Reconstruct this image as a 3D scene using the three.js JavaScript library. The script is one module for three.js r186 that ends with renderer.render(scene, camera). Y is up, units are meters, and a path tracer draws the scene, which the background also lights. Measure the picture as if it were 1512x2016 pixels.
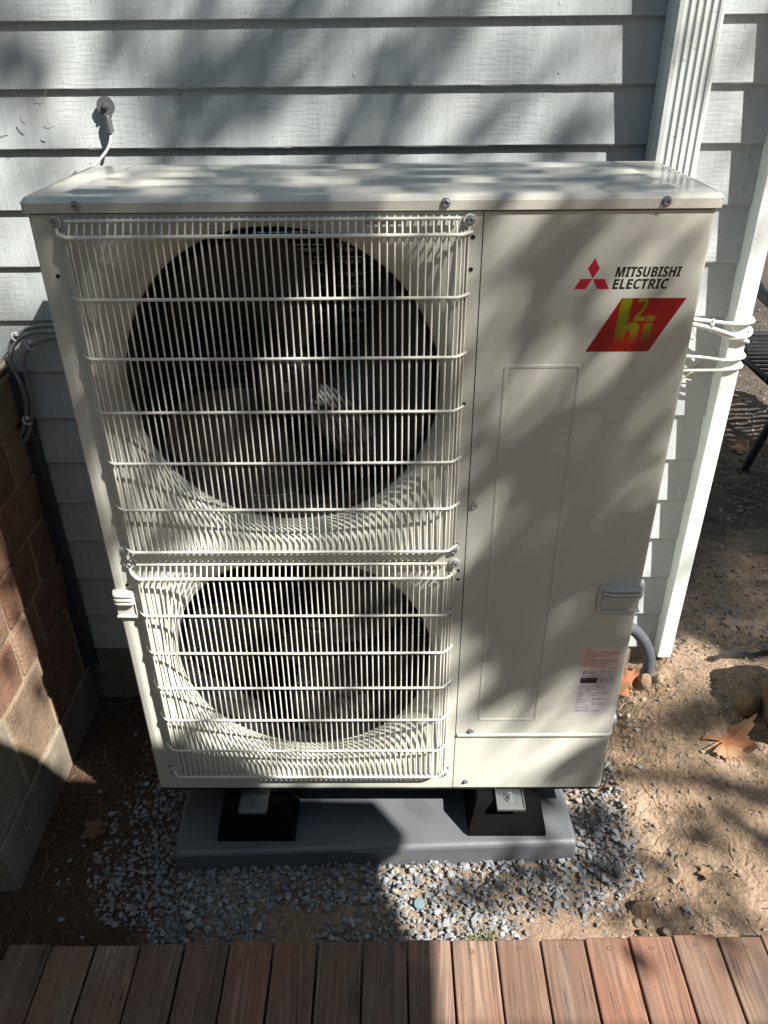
import * as THREE from 'three';
import { RoundedBoxGeometry } from 'three/addons/geometries/RoundedBoxGeometry.js';
import { ConvexGeometry } from 'three/addons/geometries/ConvexGeometry.js';
import { FontLoader } from 'three/addons/loaders/FontLoader.js';
import { mergeGeometries, toCreasedNormals } from 'three/addons/utils/BufferGeometryUtils.js';

// ---------------------------------------------------------------- camera, light, exposure
// metres; x to the right along the house, z out of the wall, y = 0 at the underside of the heat pump
const scene = new THREE.Scene();
const camera = new THREE.PerspectiveCamera(66.16, 768 / 1024, 0.05, 2000);
camera.position.set(0.0292, 1.5316, 1.2548);
camera.rotation.order = 'YXZ';
camera.rotation.set(-0.5473, 0.0108, -0.00997);
const SKY = 0.42;
const SUN = new THREE.Vector3(1.42, 1.88, 1).normalize();
{ // pale clear sky, a little brighter round the sun
  const n = 512, m = 256, d = new Float32Array(n * m * 4), dir = new THREE.Vector3();
  for (let j = 0; j < m; j++) for (let i = 0; i < n; i++) {
    const phi = (i + 0.5) / n * Math.PI * 2 - Math.PI, th = ((j + 0.5) / m - 0.5) * Math.PI;
    dir.set(Math.cos(th) * Math.cos(phi), Math.sin(th), Math.cos(th) * Math.sin(phi));
    const up = Math.max(0, dir.y), k = Math.pow(1 - up, 3), g = Math.pow(Math.max(0, dir.dot(SUN)), 12);
    const c = [0.175 + 0.06 * k + 0.5 * g, 0.285 + 0.06 * k + 0.45 * g, 0.42 + 0.05 * k + 0.38 * g], q = (j * n + i) * 4;
    for (let e = 0; e < 3; e++) d[q + e] = c[e] * SKY; d[q + 3] = 1;
  }
  const t = new THREE.DataTexture(d, n, m, THREE.RGBAFormat, THREE.FloatType);
  t.mapping = THREE.EquirectangularReflectionMapping; t.magFilter = t.minFilter = THREE.LinearFilter; t.needsUpdate = true;
  scene.background = t; scene.environment = t;
}
const sun = new THREE.DirectionalLight(new THREE.Color(1, 0.95, 0.88), 5);
sun.name = 'sun';
sun.position.copy(SUN).multiplyScalar(14);
sun.castShadow = true;
sun.shadow.mapSize.set(4096, 4096);
Object.assign(sun.shadow.camera, { left: -4, right: 4, top: 4, bottom: -4, near: 0.5, far: 30 });
sun.shadow.radius = 1;
scene.add(sun, sun.target);
const renderer = new THREE.WebGLRenderer({ antialias: true });
renderer.setSize(768, 1024);
renderer.toneMapping = THREE.LinearToneMapping;
renderer.toneMappingExposure = 2.95;
renderer.shadowMap.enabled = true;

// ---------------------------------------------------------------- helpers
let seed = 7;
const rnd = () => { seed = (seed * 1664525 + 1013904223) >>> 0; return seed / 4294967296; };
const rr = (a, b) => a + (b - a) * rnd();
const lerp = (a, b, t) => a + (b - a) * t;
const clamp = (x, a = 0, b = 1) => Math.min(b, Math.max(a, x));
const sst = (x, a, b) => { const t = clamp((x - a) / (b - a)); return t * t * (3 - 2 * t); };
const V = (x, y, z) => new THREE.Vector3(x, y, z);
const hash = (x, y, s) => { let h = Math.imul(x, 374761393) ^ Math.imul(y, 668265263) ^ Math.imul(s, 1442695041); h = Math.imul(h ^ (h >>> 13), 1274126177); h ^= h >>> 16; return (h >>> 0) / 4294967296; };
const md = (a, n) => ((a % n) + n) % n;
function vn(x, y, px, py, s) {           // periodic value noise
  const x0 = Math.floor(x), y0 = Math.floor(y), fx = x - x0, fy = y - y0;
  const ux = fx * fx * (3 - 2 * fx), uy = fy * fy * (3 - 2 * fy);
  const xa = md(x0, px), xb = md(x0 + 1, px), ya = md(y0, py), yb = md(y0 + 1, py);
  return lerp(lerp(hash(xa, ya, s), hash(xb, ya, s), ux), lerp(hash(xa, yb, s), hash(xb, yb, s), ux), uy);
}
function fbm(u, v, fx, fy, oct, s, gain = 0.5) {   // u, v in 0..1, tileable, about 0..1
  let a = 1, t = 0, n = 0;
  for (let i = 0; i < oct; i++) { t += a * vn(u * fx, v * fy, fx, fy, s + i * 17); n += a; a *= gain; fx *= 2; fy *= 2; }
  return t / n;
}
const wn = (x, y, f, oct, s) => fbm((x + 40) / 80, (y + 40) / 80, Math.round(80 * f), Math.round(80 * f), oct, s);  // noise in metres
function tex(n, f, srgb, m = n) {        // f(u, v) -> [r, g, b] 0..1
  const d = new Uint8Array(n * m * 4);
  for (let j = 0; j < m; j++) for (let i = 0; i < n; i++) {
    const c = f(i / n, j / m), k = (j * n + i) * 4;
    const [r, g, b] = typeof c === 'number' ? [c, c, c] : c;
    d[k] = clamp(r) * 255; d[k + 1] = clamp(g) * 255; d[k + 2] = clamp(b) * 255; d[k + 3] = 255;
  }
  const t = new THREE.DataTexture(d, n, m, THREE.RGBAFormat);
  t.wrapS = t.wrapT = THREE.RepeatWrapping; t.magFilter = THREE.LinearFilter; t.minFilter = THREE.LinearMipmapLinearFilter; t.generateMipmaps = true;
  if (srgb) t.colorSpace = THREE.SRGBColorSpace;
  t.needsUpdate = true; return t;
}
const rep = (t, x, y = x) => { const c = t.clone(); c.repeat.set(x, y); c.needsUpdate = true; return c; };
const lin = (r, g, b) => new THREE.Color().setRGB(r, g, b);
const mat = (c, o = {}) => new THREE.MeshStandardMaterial({ color: c, roughness: 0.6, ...o });
const pmat = (c, o = {}) => new THREE.MeshPhysicalMaterial({ color: c, roughness: 0.5, ...o });

const used = new Map();
function numbered(name) { const n = used.get(name) || 0; used.set(name, n + 1); return n ? `${name}_${String(n).padStart(3, '0')}` : name; }
function tag(o, label, category, group, kind) {
  if (label) o.userData.label = label;
  if (category) o.userData.category = category;
  if (group) o.userData.group = group;
  if (kind) o.userData.kind = kind;
  return o;
}
function shade(o) { o.castShadow = true; o.receiveShadow = true; return o; }
function thing(name, label, category, pos = [0, 0, 0], group) {
  const o = new THREE.Group(); o.name = numbered(name); o.position.set(...pos); scene.add(o);
  return tag(o, label, category, group);
}
const kids = new WeakMap();
function part(parent, name, geo, m, label) {
  const g = Array.isArray(geo) ? merge(geo) : geo;
  const o = shade(new THREE.Mesh(g, m));
  let k = kids.get(parent); if (!k) kids.set(parent, k = new Map());
  const n = k.get(name) || 0; k.set(name, n + 1);
  o.name = n ? `${name}_${String(n).padStart(3, '0')}` : name;
  if (label) o.userData.label = label;
  parent.add(o); return o;
}
function single(name, geo, m, label, category, group) {
  const o = shade(new THREE.Mesh(Array.isArray(geo) ? merge(geo) : geo, m)); o.name = numbered(name); scene.add(o);
  return tag(o, label, category, group);
}
function struct(name, geo, m) { const o = single(name, geo, m); o.userData.kind = 'structure'; return o; }
function norm(g) {
  g = g.index ? g.toNonIndexed() : g;
  if (!g.attributes.normal) g.computeVertexNormals();
  if (!g.attributes.uv) boxUV(g);
  for (const k of Object.keys(g.attributes)) if (!['position', 'normal', 'uv', 'color'].includes(k)) g.deleteAttribute(k);
  return g;
}
function merge(list) {
  list = list.map(norm);
  const col = list.some(g => g.attributes.color);
  if (col) for (const g of list) if (!g.attributes.color) g.setAttribute('color', new THREE.BufferAttribute(new Float32Array(g.attributes.position.count * 3).fill(1), 3));
  return mergeGeometries(list);
}
function boxUV(g, ox = 0, oy = 0) {      // uv in metres from the face's main direction
  if (g.index) { const t = g.toNonIndexed(); g.index = null; g.attributes = t.attributes; }
  if (!g.attributes.normal) g.computeVertexNormals();
  const p = g.attributes.position, n = g.attributes.normal, uv = new Float32Array(p.count * 2);
  for (let i = 0; i < p.count; i += 3) {
    let nx = 0, ny = 0, nz = 0;
    for (let k = 0; k < 3; k++) { nx += n.getX(i + k); ny += n.getY(i + k); nz += n.getZ(i + k); }
    nx = Math.abs(nx); ny = Math.abs(ny); nz = Math.abs(nz);
    for (let k = 0; k < 3; k++) {
      const x = p.getX(i + k), y = p.getY(i + k), z = p.getZ(i + k);
      const [a, b] = nz >= nx && nz >= ny ? [x, y] : ny >= nx ? [x, z] : [z, y];
      uv[(i + k) * 2] = a + ox; uv[(i + k) * 2 + 1] = b + oy;
    }
  }
  g.setAttribute('uv', new THREE.BufferAttribute(uv, 2)); return g;
}
function box(x0, x1, y0, y1, z0, z1, r = 0.002, seg = 1) {
  const w = x1 - x0, h = y1 - y0, d = z1 - z0;
  const g = r > 0 ? new RoundedBoxGeometry(w, h, d, seg, Math.min(r, w / 2.01, h / 2.01, d / 2.01)) : new THREE.BoxGeometry(w, h, d);
  g.translate((x0 + x1) / 2, (y0 + y1) / 2, (z0 + z1) / 2);
  return boxUV(g);
}
function tube(pts, r, seg = 8, closed = false, cap = true) {  // polyline tube, r a number or function of 0..1
  const n = pts.length, pos = [], nor = [], uv = [], idx = [];
  const T = pts.map((p, i) => { const a = closed ? pts[(i + n - 1) % n] : pts[Math.max(0, i - 1)], b = closed ? pts[(i + 1) % n] : pts[Math.min(n - 1, i + 1)]; return b.clone().sub(a).normalize(); });
  let N = Math.abs(T[0].y) < 0.9 ? V(0, 1, 0) : V(1, 0, 0);
  let len = 0;
  for (let i = 0; i < n; i++) {
    N = N.clone().sub(T[i].clone().multiplyScalar(N.dot(T[i]))).normalize();
    const B = T[i].clone().cross(N);
    if (i) len += pts[i].distanceTo(pts[i - 1]);
    const R = typeof r === 'function' ? r(i / (n - 1)) : r;
    for (let k = 0; k <= seg; k++) {
      const a = k / seg * Math.PI * 2, d = N.clone().multiplyScalar(Math.cos(a)).add(B.clone().multiplyScalar(Math.sin(a)));
      pos.push(pts[i].x + d.x * R, pts[i].y + d.y * R, pts[i].z + d.z * R); nor.push(d.x, d.y, d.z); uv.push(k / seg, len);
    }
  }
  const L = seg + 1, m = closed ? n : n - 1;
  for (let i = 0; i < m; i++) for (let k = 0; k < seg; k++) { const a = i * L + k, b = ((i + 1) % n) * L + k; idx.push(a, a + 1, b, b, a + 1, b + 1); }
  if (cap && !closed) for (const [e, s] of [[0, -1], [n - 1, 1]]) {
    const c = pos.length / 3, t = T[e]; pos.push(pts[e].x, pts[e].y, pts[e].z); nor.push(t.x * s, t.y * s, t.z * s); uv.push(0, 0);
    for (let k = 0; k <= seg; k++) { const q = (e * L + k) * 3; pos.push(pos[q], pos[q + 1], pos[q + 2]); nor.push(t.x * s, t.y * s, t.z * s); uv.push(0, 0); }
    for (let k = 0; k < seg; k++) s < 0 ? idx.push(c, c + 2 + k, c + 1 + k) : idx.push(c, c + 1 + k, c + 2 + k);
  }
  const g = new THREE.BufferGeometry();
  g.setAttribute('position', new THREE.Float32BufferAttribute(pos, 3)); g.setAttribute('normal', new THREE.Float32BufferAttribute(nor, 3)); g.setAttribute('uv', new THREE.Float32BufferAttribute(uv, 2));
  g.setIndex(idx); return g;
}
const curve = (pts, n) => new THREE.CatmullRomCurve3(pts.map(p => V(...p))).getPoints(n);
function cyl(r0, r1, h, seg, axis, at) {  // axis 'x' | 'y' | 'z'
  const g = new THREE.CylinderGeometry(r1, r0, h, seg);
  if (axis === 'z') g.rotateX(Math.PI / 2); if (axis === 'x') g.rotateZ(-Math.PI / 2);
  return g.translate(...at);
}
function extrude(shape, depth, bevel = 0, seg = 1, curveSegments = 10) {
  return new THREE.ExtrudeGeometry(shape, { depth, bevelEnabled: bevel > 0, bevelThickness: bevel, bevelSize: bevel, bevelSegments: seg, curveSegments });
}
function poly(list) { const s = new THREE.Shape(); list.forEach(([x, y], i) => i ? s.lineTo(x, y) : s.moveTo(x, y)); s.closePath(); return s; }
function rrect(x0, y0, x1, y1, r, cls = THREE.Shape) {
  const s = new cls(); s.moveTo(x0 + r, y0); s.lineTo(x1 - r, y0); s.quadraticCurveTo(x1, y0, x1, y0 + r); s.lineTo(x1, y1 - r); s.quadraticCurveTo(x1, y1, x1 - r, y1);
  s.lineTo(x0 + r, y1); s.quadraticCurveTo(x0, y1, x0, y1 - r); s.lineTo(x0, y0 + r); s.quadraticCurveTo(x0, y0, x0 + r, y0); return s;
}
function grid(nx, ny, f) {               // f(s, t) -> [x, y, z, u, v]
  const pos = [], uv = [], idx = [];
  for (let j = 0; j <= ny; j++) for (let i = 0; i <= nx; i++) { const [x, y, z, u, v] = f(i / nx, j / ny, i, j); pos.push(x, y, z); uv.push(u ?? x, v ?? y); }
  for (let j = 0; j < ny; j++) for (let i = 0; i < nx; i++) { const a = j * (nx + 1) + i, b = a + nx + 1; idx.push(a, a + 1, b, b, a + 1, b + 1); }
  const g = new THREE.BufferGeometry();
  g.setAttribute('position', new THREE.Float32BufferAttribute(pos, 3)); g.setAttribute('uv', new THREE.Float32BufferAttribute(uv, 2)); g.setIndex(idx); g.computeVertexNormals(); return g;
}
function prismX(profile, x0, x1, n, wob = () => 0) {   // profile [z, y] counter-clockwise seen from +x; run along x, flat faces
  const pos = [], idx = [], m = profile.length;
  const uv = [];
  for (let k = 0; k < m; k++) {
    const [za, ya] = profile[k], [zb, yb] = profile[(k + 1) % m], L = Math.hypot(zb - za, yb - ya), base = pos.length / 3;
    for (let i = 0; i <= n; i++) { const x = lerp(x0, x1, i / n); for (const [z, y, q, kk] of [[za, ya, 0, k], [zb, yb, L, (k + 1) % m]]) { const [dy, dz] = wob(x, kk) || [0, 0]; pos.push(x, y + (dy || 0), z + (dz || 0)); uv.push(x, y + z); } }
    for (let i = 0; i < n; i++) { const a = base + i * 2; idx.push(a, a + 1, a + 2, a + 2, a + 1, a + 3); }
  }
  for (const [x, f] of [[x0, 1], [x1, 0]]) {
    const base = pos.length / 3;
    profile.forEach(([z, y], kk) => { const [dy, dz] = wob(x, kk) || [0, 0]; pos.push(x, y + (dy || 0), z + (dz || 0)); uv.push(z, y); });
    for (let k = 1; k < m - 1; k++) f ? idx.push(base, base + k, base + k + 1) : idx.push(base, base + k + 1, base + k);
  }
  const g = new THREE.BufferGeometry();
  g.setAttribute('position', new THREE.Float32BufferAttribute(pos, 3)); g.setAttribute('uv', new THREE.Float32BufferAttribute(uv, 2)); g.setIndex(idx);
  const t = g.toNonIndexed(); t.computeVertexNormals(); return t;
}

// ---------------------------------------------------------------- textures and materials
const knot = (u, v) => { let k = 0; for (const [a, b] of [[0.12, 0.3], [0.43, 0.71], [0.67, 0.18], [0.88, 0.55], [0.3, 0.93]]) { const d = Math.hypot((u - a) * 0.5, (v - b) * 0.6) / 0.011; k = Math.max(k, Math.exp(-d * d) + 0.35 * Math.exp(-((d - 1.6) ** 2) * 4)); } return Math.min(1, k); };
const woodC = tex(1024, (u, v) => {      // u across the grain, v along; one tile = 0.5 m x 1 m
  const warp = fbm(u, v, 6, 2, 3, 5) * 0.12;
  const g1 = fbm(u + warp, v, 90, 3, 3, 11), g2 = fbm(u + warp * 0.5, v, 240, 10, 2, 23), big = fbm(u, v, 5, 3, 4, 31), sil = fbm(u, v, 9, 6, 4, 47);
  const t = 0.5 + 0.75 * (0.45 * g1 + 0.25 * g2 + 0.3 * big - 0.5);
  let c = [lerp(0.38, 0.68, t), lerp(0.27, 0.53, t), lerp(0.215, 0.45, t)];
  const grey = sst(sil, 0.36, 0.66) * 0.85; const w = (0.35 + 0.4 * g1);
  c = [lerp(c[0], w * 0.98, grey), lerp(c[1], w * 0.82, grey), lerp(c[2], w * 0.72, grey)];
  const crack = g2 < 0.2 ? 0.6 : 1, stain = lerp(1, 0.82, sst(fbm(u, v, 7, 7, 4, 61), 0.5, 0.8)) * (1 - 0.45 * knot(u, v));
  return c.map(q => q * crack * stain);
}, true);
const woodB = tex(1024, (u, v) => { const w = fbm(u, v, 6, 2, 3, 5) * 0.12; return 0.5 * fbm(u + w, v, 90, 3, 3, 11) + 0.3 * fbm(u + w * 0.5, v, 240, 10, 2, 23) + 0.2 * fbm(u, v, 40, 40, 3, 71); });
const sidB = tex(1024, (u, v) => {       // one tile = 0.4 m; wavy saw grain along x plus brush strokes down
  const patch = sst(fbm(u, v, 4, 3, 3, 3), 0.42, 0.6), w = fbm(u, v, 8, 6, 3, 9);
  const ripple = fbm(u, v + w * 0.012, 14, 130, 2, 13), brush = fbm(u, v, 170, 5, 2, 27);
  return 0.5 * ripple * patch + 0.16 * brush + 0.22 * fbm(u, v, 60, 60, 3, 37) + 0.12 * (1 - patch);
});
const sidC = tex(512, (u, v) => { const b = 0.9 + 0.07 * fbm(u, v, 120, 4, 2, 81) + 0.05 * (fbm(u, v, 5, 5, 4, 83) - 0.5), d = fbm(u, v, 90, 90, 2, 85) > 0.83 ? 0.86 : 1, q = fbm(u, v, 3, 4, 3, 87); return [b * d * lerp(0.97, 1, q), b * d, b * d * lerp(1, 0.985, q)]; }, true);
const soilC = tex(1024, (u, v) => {      // one tile = 0.8 m
  const a = fbm(u, v, 5, 5, 5, 101), b = fbm(u, v, 60, 60, 4, 103), c = fbm(u, v, 200, 200, 2, 107);
  const t = clamp(0.5 * a + 0.3 * b + 0.2 * c), speck = c > 0.8 ? 1.15 : c < 0.2 ? 0.7 : 1, lt = fbm(u, v, 110, 110, 2, 109) > 0.8 ? 1.18 : 1;
  return [lerp(0.42, 0.80, t) * speck * lt, lerp(0.31, 0.66, t) * speck * lt, lerp(0.23, 0.53, t) * speck * lt];
}, true);
const soilB = tex(1024, (u, v) => 0.45 * fbm(u, v, 24, 24, 5, 121) + 0.35 * fbm(u, v, 110, 110, 3, 127) + 0.2 * (1 - Math.abs(2 * fbm(u, v, 40, 40, 3, 131) - 1)));
const concC = tex(512, (u, v) => { const t = 0.6 * fbm(u, v, 6, 6, 5, 141) + 0.4 * fbm(u, v, 90, 90, 3, 143), p = fbm(u, v, 70, 70, 2, 147) > 0.8 ? 0.7 : 1; return [lerp(0.5, 0.78, t) * p, lerp(0.46, 0.73, t) * p, lerp(0.4, 0.65, t) * p]; }, true);
const concB = tex(512, (u, v) => 0.5 * fbm(u, v, 30, 30, 4, 151) + 0.5 * fbm(u, v, 120, 120, 3, 153));
const fineB = tex(256, (u, v) => fbm(u, v, 60, 60, 3, 161));
const dirtR = tex(512, (u, v) => { const t = fbm(u, v, 5, 5, 4, 171); return 0.75 + 0.25 * t; });
const paintC = tex(512, (u, v) => { const q = 0.55 * fbm(u, v, 4, 4, 4, 181) + 0.45 * fbm(u, v, 40, 3, 3, 187), d = fbm(u, v, 120, 120, 2, 183) > 0.85 ? 0.95 : 1; return [d * lerp(0.965, 1, q), d * lerp(0.96, 1, q), d * lerp(0.945, 1, q)]; }, true);

const M = {
  ivory: pmat(lin(0.545, 0.548, 0.495), { roughness: 0.42, map: rep(paintC, 1.6), roughnessMap: rep(dirtR, 2), bumpMap: rep(fineB, 9), bumpScale: 0.00012, specularIntensity: 0.6 }),
  lid: pmat(lin(0.56, 0.545, 0.488), { roughness: 0.36, map: rep(paintC, 1.6), roughnessMap: rep(dirtR, 2), clearcoat: 0.6, clearcoatRoughness: 0.09 }),
  wire: pmat(lin(0.61, 0.595, 0.535), { roughness: 0.4 }),
  ivoryPlastic: pmat(lin(0.52, 0.515, 0.47), { roughness: 0.45, bumpMap: rep(fineB, 9), bumpScale: 0.00015 }),
  black: mat(lin(0.012, 0.012, 0.013), { roughness: 0.8 }),
  casing: mat(lin(0.008, 0.008, 0.008), { roughness: 0.75 }),
  fan: pmat(lin(0.0125, 0.0115, 0.012), { roughness: 0.42 }),
  alu: mat(lin(0.16, 0.16, 0.16), { roughness: 0.45, metalness: 0.5 }),
  fin: mat(lin(0.012, 0.012, 0.012), { roughness: 0.6, metalness: 0.3 }),
  zinc: mat(lin(0.22, 0.235, 0.245), { roughness: 0.38, metalness: 0.85, bumpMap: rep(fineB, 12), bumpScale: 0.0002 }),
  screw: mat(lin(0.42, 0.44, 0.47), { roughness: 0.35, metalness: 0.8 }),
  dark: mat(lin(0.01, 0.01, 0.01), { roughness: 0.9 }),
  siding: [0, 1, 2].map(i => mat(lin(0.462 - i * 0.01, 0.478 - i * 0.009, 0.486 - i * 0.009), { roughness: 0.62, map: rep(sidC, 2.5), bumpMap: rep(sidB, 2.5), bumpScale: 0.001 })),
  trim: mat(lin(0.70, 0.71, 0.70), { roughness: 0.6, map: rep(sidC, 2.5), bumpMap: rep(sidB, 2.5), bumpScale: 0.0008 }),
  spout: pmat(lin(0.66, 0.67, 0.66), { roughness: 0.4, map: rep(sidC, 1.3) }),
  core: mat(lin(0.3, 0.3, 0.3)),
  concrete: mat(lin(0.50, 0.50, 0.50), { roughness: 0.95, map: rep(concC, 3), bumpMap: rep(concB, 3), bumpScale: 0.003 }),
  brick: [[0.50, 0.31, 0.25], [0.58, 0.43, 0.36], [0.52, 0.43, 0.37], [0.40, 0.26, 0.22]].map(c => mat(lin(...c), { roughness: 0.92, map: rep(concC, 4), bumpMap: rep(concB, 4), bumpScale: 0.006 })),
  mortar: mat(lin(0.8, 0.76, 0.7), { roughness: 1, map: rep(concC, 5), bumpMap: rep(concB, 6), bumpScale: 0.004 }),
  soil: mat(lin(0.72, 0.875, 1.03), { roughness: 1, map: rep(soilC, 1.25), bumpMap: rep(soilB, 1.25), bumpScale: 0.010, vertexColors: true }),
  plank: [[0.86, 0.84, 0.79], [0.66, 0.645, 0.61], [0.84, 0.71, 0.63], [0.65, 0.66, 0.64]].map(c => mat(lin(...c.map(q => q * 0.80)), { roughness: 0.8, map: rep(woodC, 2, 1), bumpMap: rep(woodB, 2, 1), bumpScale: 0.0016 })),
  pad: mat(lin(0.105, 0.112, 0.124), { map: rep(dirtR, 2.5), roughness: 0.55, bumpMap: rep(fineB, 10), bumpScale: 0.0004, roughnessMap: rep(dirtR, 3) }),
  rubber: pmat(lin(0.003, 0.003, 0.003), { roughness: 1, specularIntensity: 0.25, bumpMap: rep(fineB, 22), bumpScale: 0.0008 }),
  stone: mat(0xffffff, { roughness: 0.9, vertexColors: true, bumpMap: rep(concB, 6), bumpScale: 0.001 }),
  rock: mat(0xffffff, { roughness: 0.9, vertexColors: true, map: rep(concC, 4), bumpMap: rep(concB, 5), bumpScale: 0.003 }),
  cable: mat(lin(0.17, 0.175, 0.175), { roughness: 0.5 }),
  whiteCable: mat(lin(0.62, 0.61, 0.58), { roughness: 0.5 }),
  conduit: mat(lin(0.07, 0.078, 0.09), { roughness: 0.45 }),
  capGrey: mat(lin(0.10, 0.125, 0.155), { roughness: 0.45 }),
  leaf: mat(0xffffff, { roughness: 0.75, vertexColors: true, side: THREE.DoubleSide }),
  stem: mat(lin(0.35, 0.17, 0.07), { roughness: 0.8 }),
  needle: mat(0xffffff, { roughness: 0.8, vertexColors: true }),
  iron: pmat(lin(0.005, 0.005, 0.006), { roughness: 0.6, specularIntensity: 0.5 }),
  bark: mat(lin(0.12, 0.09, 0.065), { roughness: 1, bumpMap: rep(concB, 3), bumpScale: 0.01 }),
  crown: pmat(lin(0.05, 0.09, 0.025), { roughness: 0.7, side: THREE.DoubleSide }),
  canvas: mat(lin(0.35, 0.3, 0.24), { roughness: 0.9, side: THREE.DoubleSide }),
};

// ---------------------------------------------------------------- ground
const PIT = -0.18;
function soilBase(x, z) {
  const right = sst(x, 0.5, 0.86), back = sst(-z, -0.2, 0.42);
  let h = PIT + right * (0.035 + 0.125 * back);
  h += 0.05 * sst(x, 0.9, 1.6) * sst(z, -0.3, 0.2);
  h -= 0.02 * sst(-x, 0.5, 0.85);
  h += sst(-z, 0.7, 1.4) * sst(x, 0.8, 1) * 0.02;
  return h;
}
function soilH(x, z) {
  const n = wn(x, z, 5, 3, 301) - 0.5, m = wn(x, z, 22, 3, 307) - 0.5, near = sst(Math.hypot(x, z), 12, 3);
  const k = x > 0.45 ? 1 : 0.6;
  return soilBase(x, z) + near * k * (0.048 * n + 0.025 * m + 0.009 * (wn(x, z, 45, 2, 317) - 0.5) + 0.012 * Math.max(0, wn(x, z, 12, 2, 311) - 0.6));
}
{
  const axis = (a, b, step, far) => { const o = []; for (let t = a; t <= b + 1e-6; t += step) o.push(t); let s = step * 1.6, t = b; while (t < far) { t += s; s *= 1.32; o.push(t); } const l = []; s = step * 1.6; t = a; while (t > -far) { t -= s; s *= 1.32; l.unshift(t); } return l.concat(o); };
  const X = axis(-1.05, 2.3, 0.0115, 900), Z = axis(-2.6, 0.42, 0.0115, 900);
  const g = grid(X.length - 1, Z.length - 1, (s, t, i, j) => { const x = X[i], z = Z[Z.length - 1 - j]; return [x, soilH(x, z), z, x, z]; });
  const p = g.attributes.position, col = new Float32Array(p.count * 3);
  for (let i = 0; i < p.count; i++) {    // damp, dark humus on the left; sandy soil right; dark stony ground beyond the house corner
    const x = p.getX(i), z = p.getZ(i), q = wn(x, z, 6, 4, 331);
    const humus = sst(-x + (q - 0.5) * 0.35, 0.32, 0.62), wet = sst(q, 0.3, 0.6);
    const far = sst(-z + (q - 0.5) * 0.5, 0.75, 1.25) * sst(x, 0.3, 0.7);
    let c = [0.86, 0.82, 0.78];
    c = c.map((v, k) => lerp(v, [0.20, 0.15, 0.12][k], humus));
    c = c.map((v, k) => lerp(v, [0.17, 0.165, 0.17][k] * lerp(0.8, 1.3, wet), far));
    const b = lerp(0.78, 1.12, wn(x, z, 3, 4, 337)) ;
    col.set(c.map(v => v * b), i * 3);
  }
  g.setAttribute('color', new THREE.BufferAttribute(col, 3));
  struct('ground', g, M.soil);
}

// ---------------------------------------------------------------- house wall
const WZ = -0.49;
{
  const wall = thing('clapboard_wall', 'pale blue grey clapboard house wall with a white corner board, behind the heat pump', 'wall', [0, -0.2, -0.5]);
  const O = g => g.translate(0, 0.2, 0.5);
  part(wall, 'wall_core', O(box(-4, 0.79, -0.3, 2.95, -5, -0.512, 0)), M.core);
  part(wall, 'foundation', O(box(-4, 0.79, -0.4, 0.02, -0.51, -0.497, 0.003)), M.concrete);
  const laps = [1.555, 1.442, 1.335, 1.217, 1.1, 0.98, 0.858, 0.737, 0.617, 0.5, 0.382, 0.256, 0.13, 0.008];
  for (let y = 1.671; y < 2.9; y += 0.117) laps.unshift(y);
  laps.forEach((y, i) => {
    const top = i ? laps[i - 1] + 0.012 : 2.95, s = i * 7 + 3;
    const wob = (x, k) => k === 0 || k === 1 ? [0.003 * (wn(x, i, 1.2, 2, s) - 0.5) + 0.0022 * (wn(x, i, 45, 2, s + 2) - 0.5), 0.0025 * (wn(x, i, 0.8, 2, s + 5) - 0.5)] : [0, 0.002 * (wn(x, i, 0.8, 2, s + 5) - 0.5)];
    const g = prismX([[WZ - 0.019, y], [WZ, y], [WZ + 0.0012, y + 0.002], [WZ - 0.0095, top], [WZ - 0.019, top]], -3.2, 0.786, 260, wob);
    const uv = g.attributes.uv; for (let k = 0; k < uv.count; k++) uv.setXY(k, uv.getX(k) + i * 0.37, uv.getY(k) + i * 0.113);
    const bd = part(wall, 'siding_board', O(g), M.siding[i % 3]);
    if (y < 1.7 && y > 0.1) for (let n = 0; n < 4; n++) { const nx = -0.86 + n * 0.406 + rr(-0.01, 0.01); part(bd, 'nail', O(cyl(0.0032, 0.0028, 0.002, 10, 'z', [nx, y + 0.022, WZ - 0.0006])), M.trim); }
  });
  part(wall, 'corner_board', O(box(0.787, 0.826, 0.0, 2.95, -0.53, -0.452, 0.003, 2)), M.trim, 'narrow white corner board at the end of the clapboards');
  part(wall, 'side_wall', O(box(0.791, 0.81, -0.3, 2.95, -5, -0.531, 0)), M.trim);
}
{
  // corrugated downspout
  const d = thing('downspout', 'white corrugated metal downspout running down the clapboards above the heat pump', 'downspout', [0.594, -0.1, -0.46]);
  const s = [], w = 0.047, zf = 0.022, zb = -0.026;
  s.push([-w, zb], [-w, zf - 0.008], [-w + 0.008, zf]);
  const n = 5, x0 = -w + 0.017, x1 = w - 0.010;
  for (let k = 0; k < n; k++) { const a = lerp(x0, x1, k / n), b = lerp(x0, x1, (k + 1) / n), m = b - a; s.push([a, zf], [a + m * 0.3, zf - 0.0026], [a + m * 0.55, zf - 0.0026], [a + m * 0.85, zf]); }
  s.push([w - 0.007, zf], [w, zf - 0.008], [w, zb]);
  const out = s.map(([x, z]) => [x, -z]);
  const g = extrude(poly(out), 2.9); g.rotateX(-Math.PI / 2);
  part(d, 'spout_pipe', boxUV(g), M.spout);
  part(d, 'strap', [box(-w - 0.003, w + 0.003, 2.2, 2.23, zf, zf + 0.002, 0), box(-w - 0.003, -w, 2.2, 2.23, zb, zf, 0), box(w, w + 0.003, 2.2, 2.23, zb, zf, 0)], M.spout);
}

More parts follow.
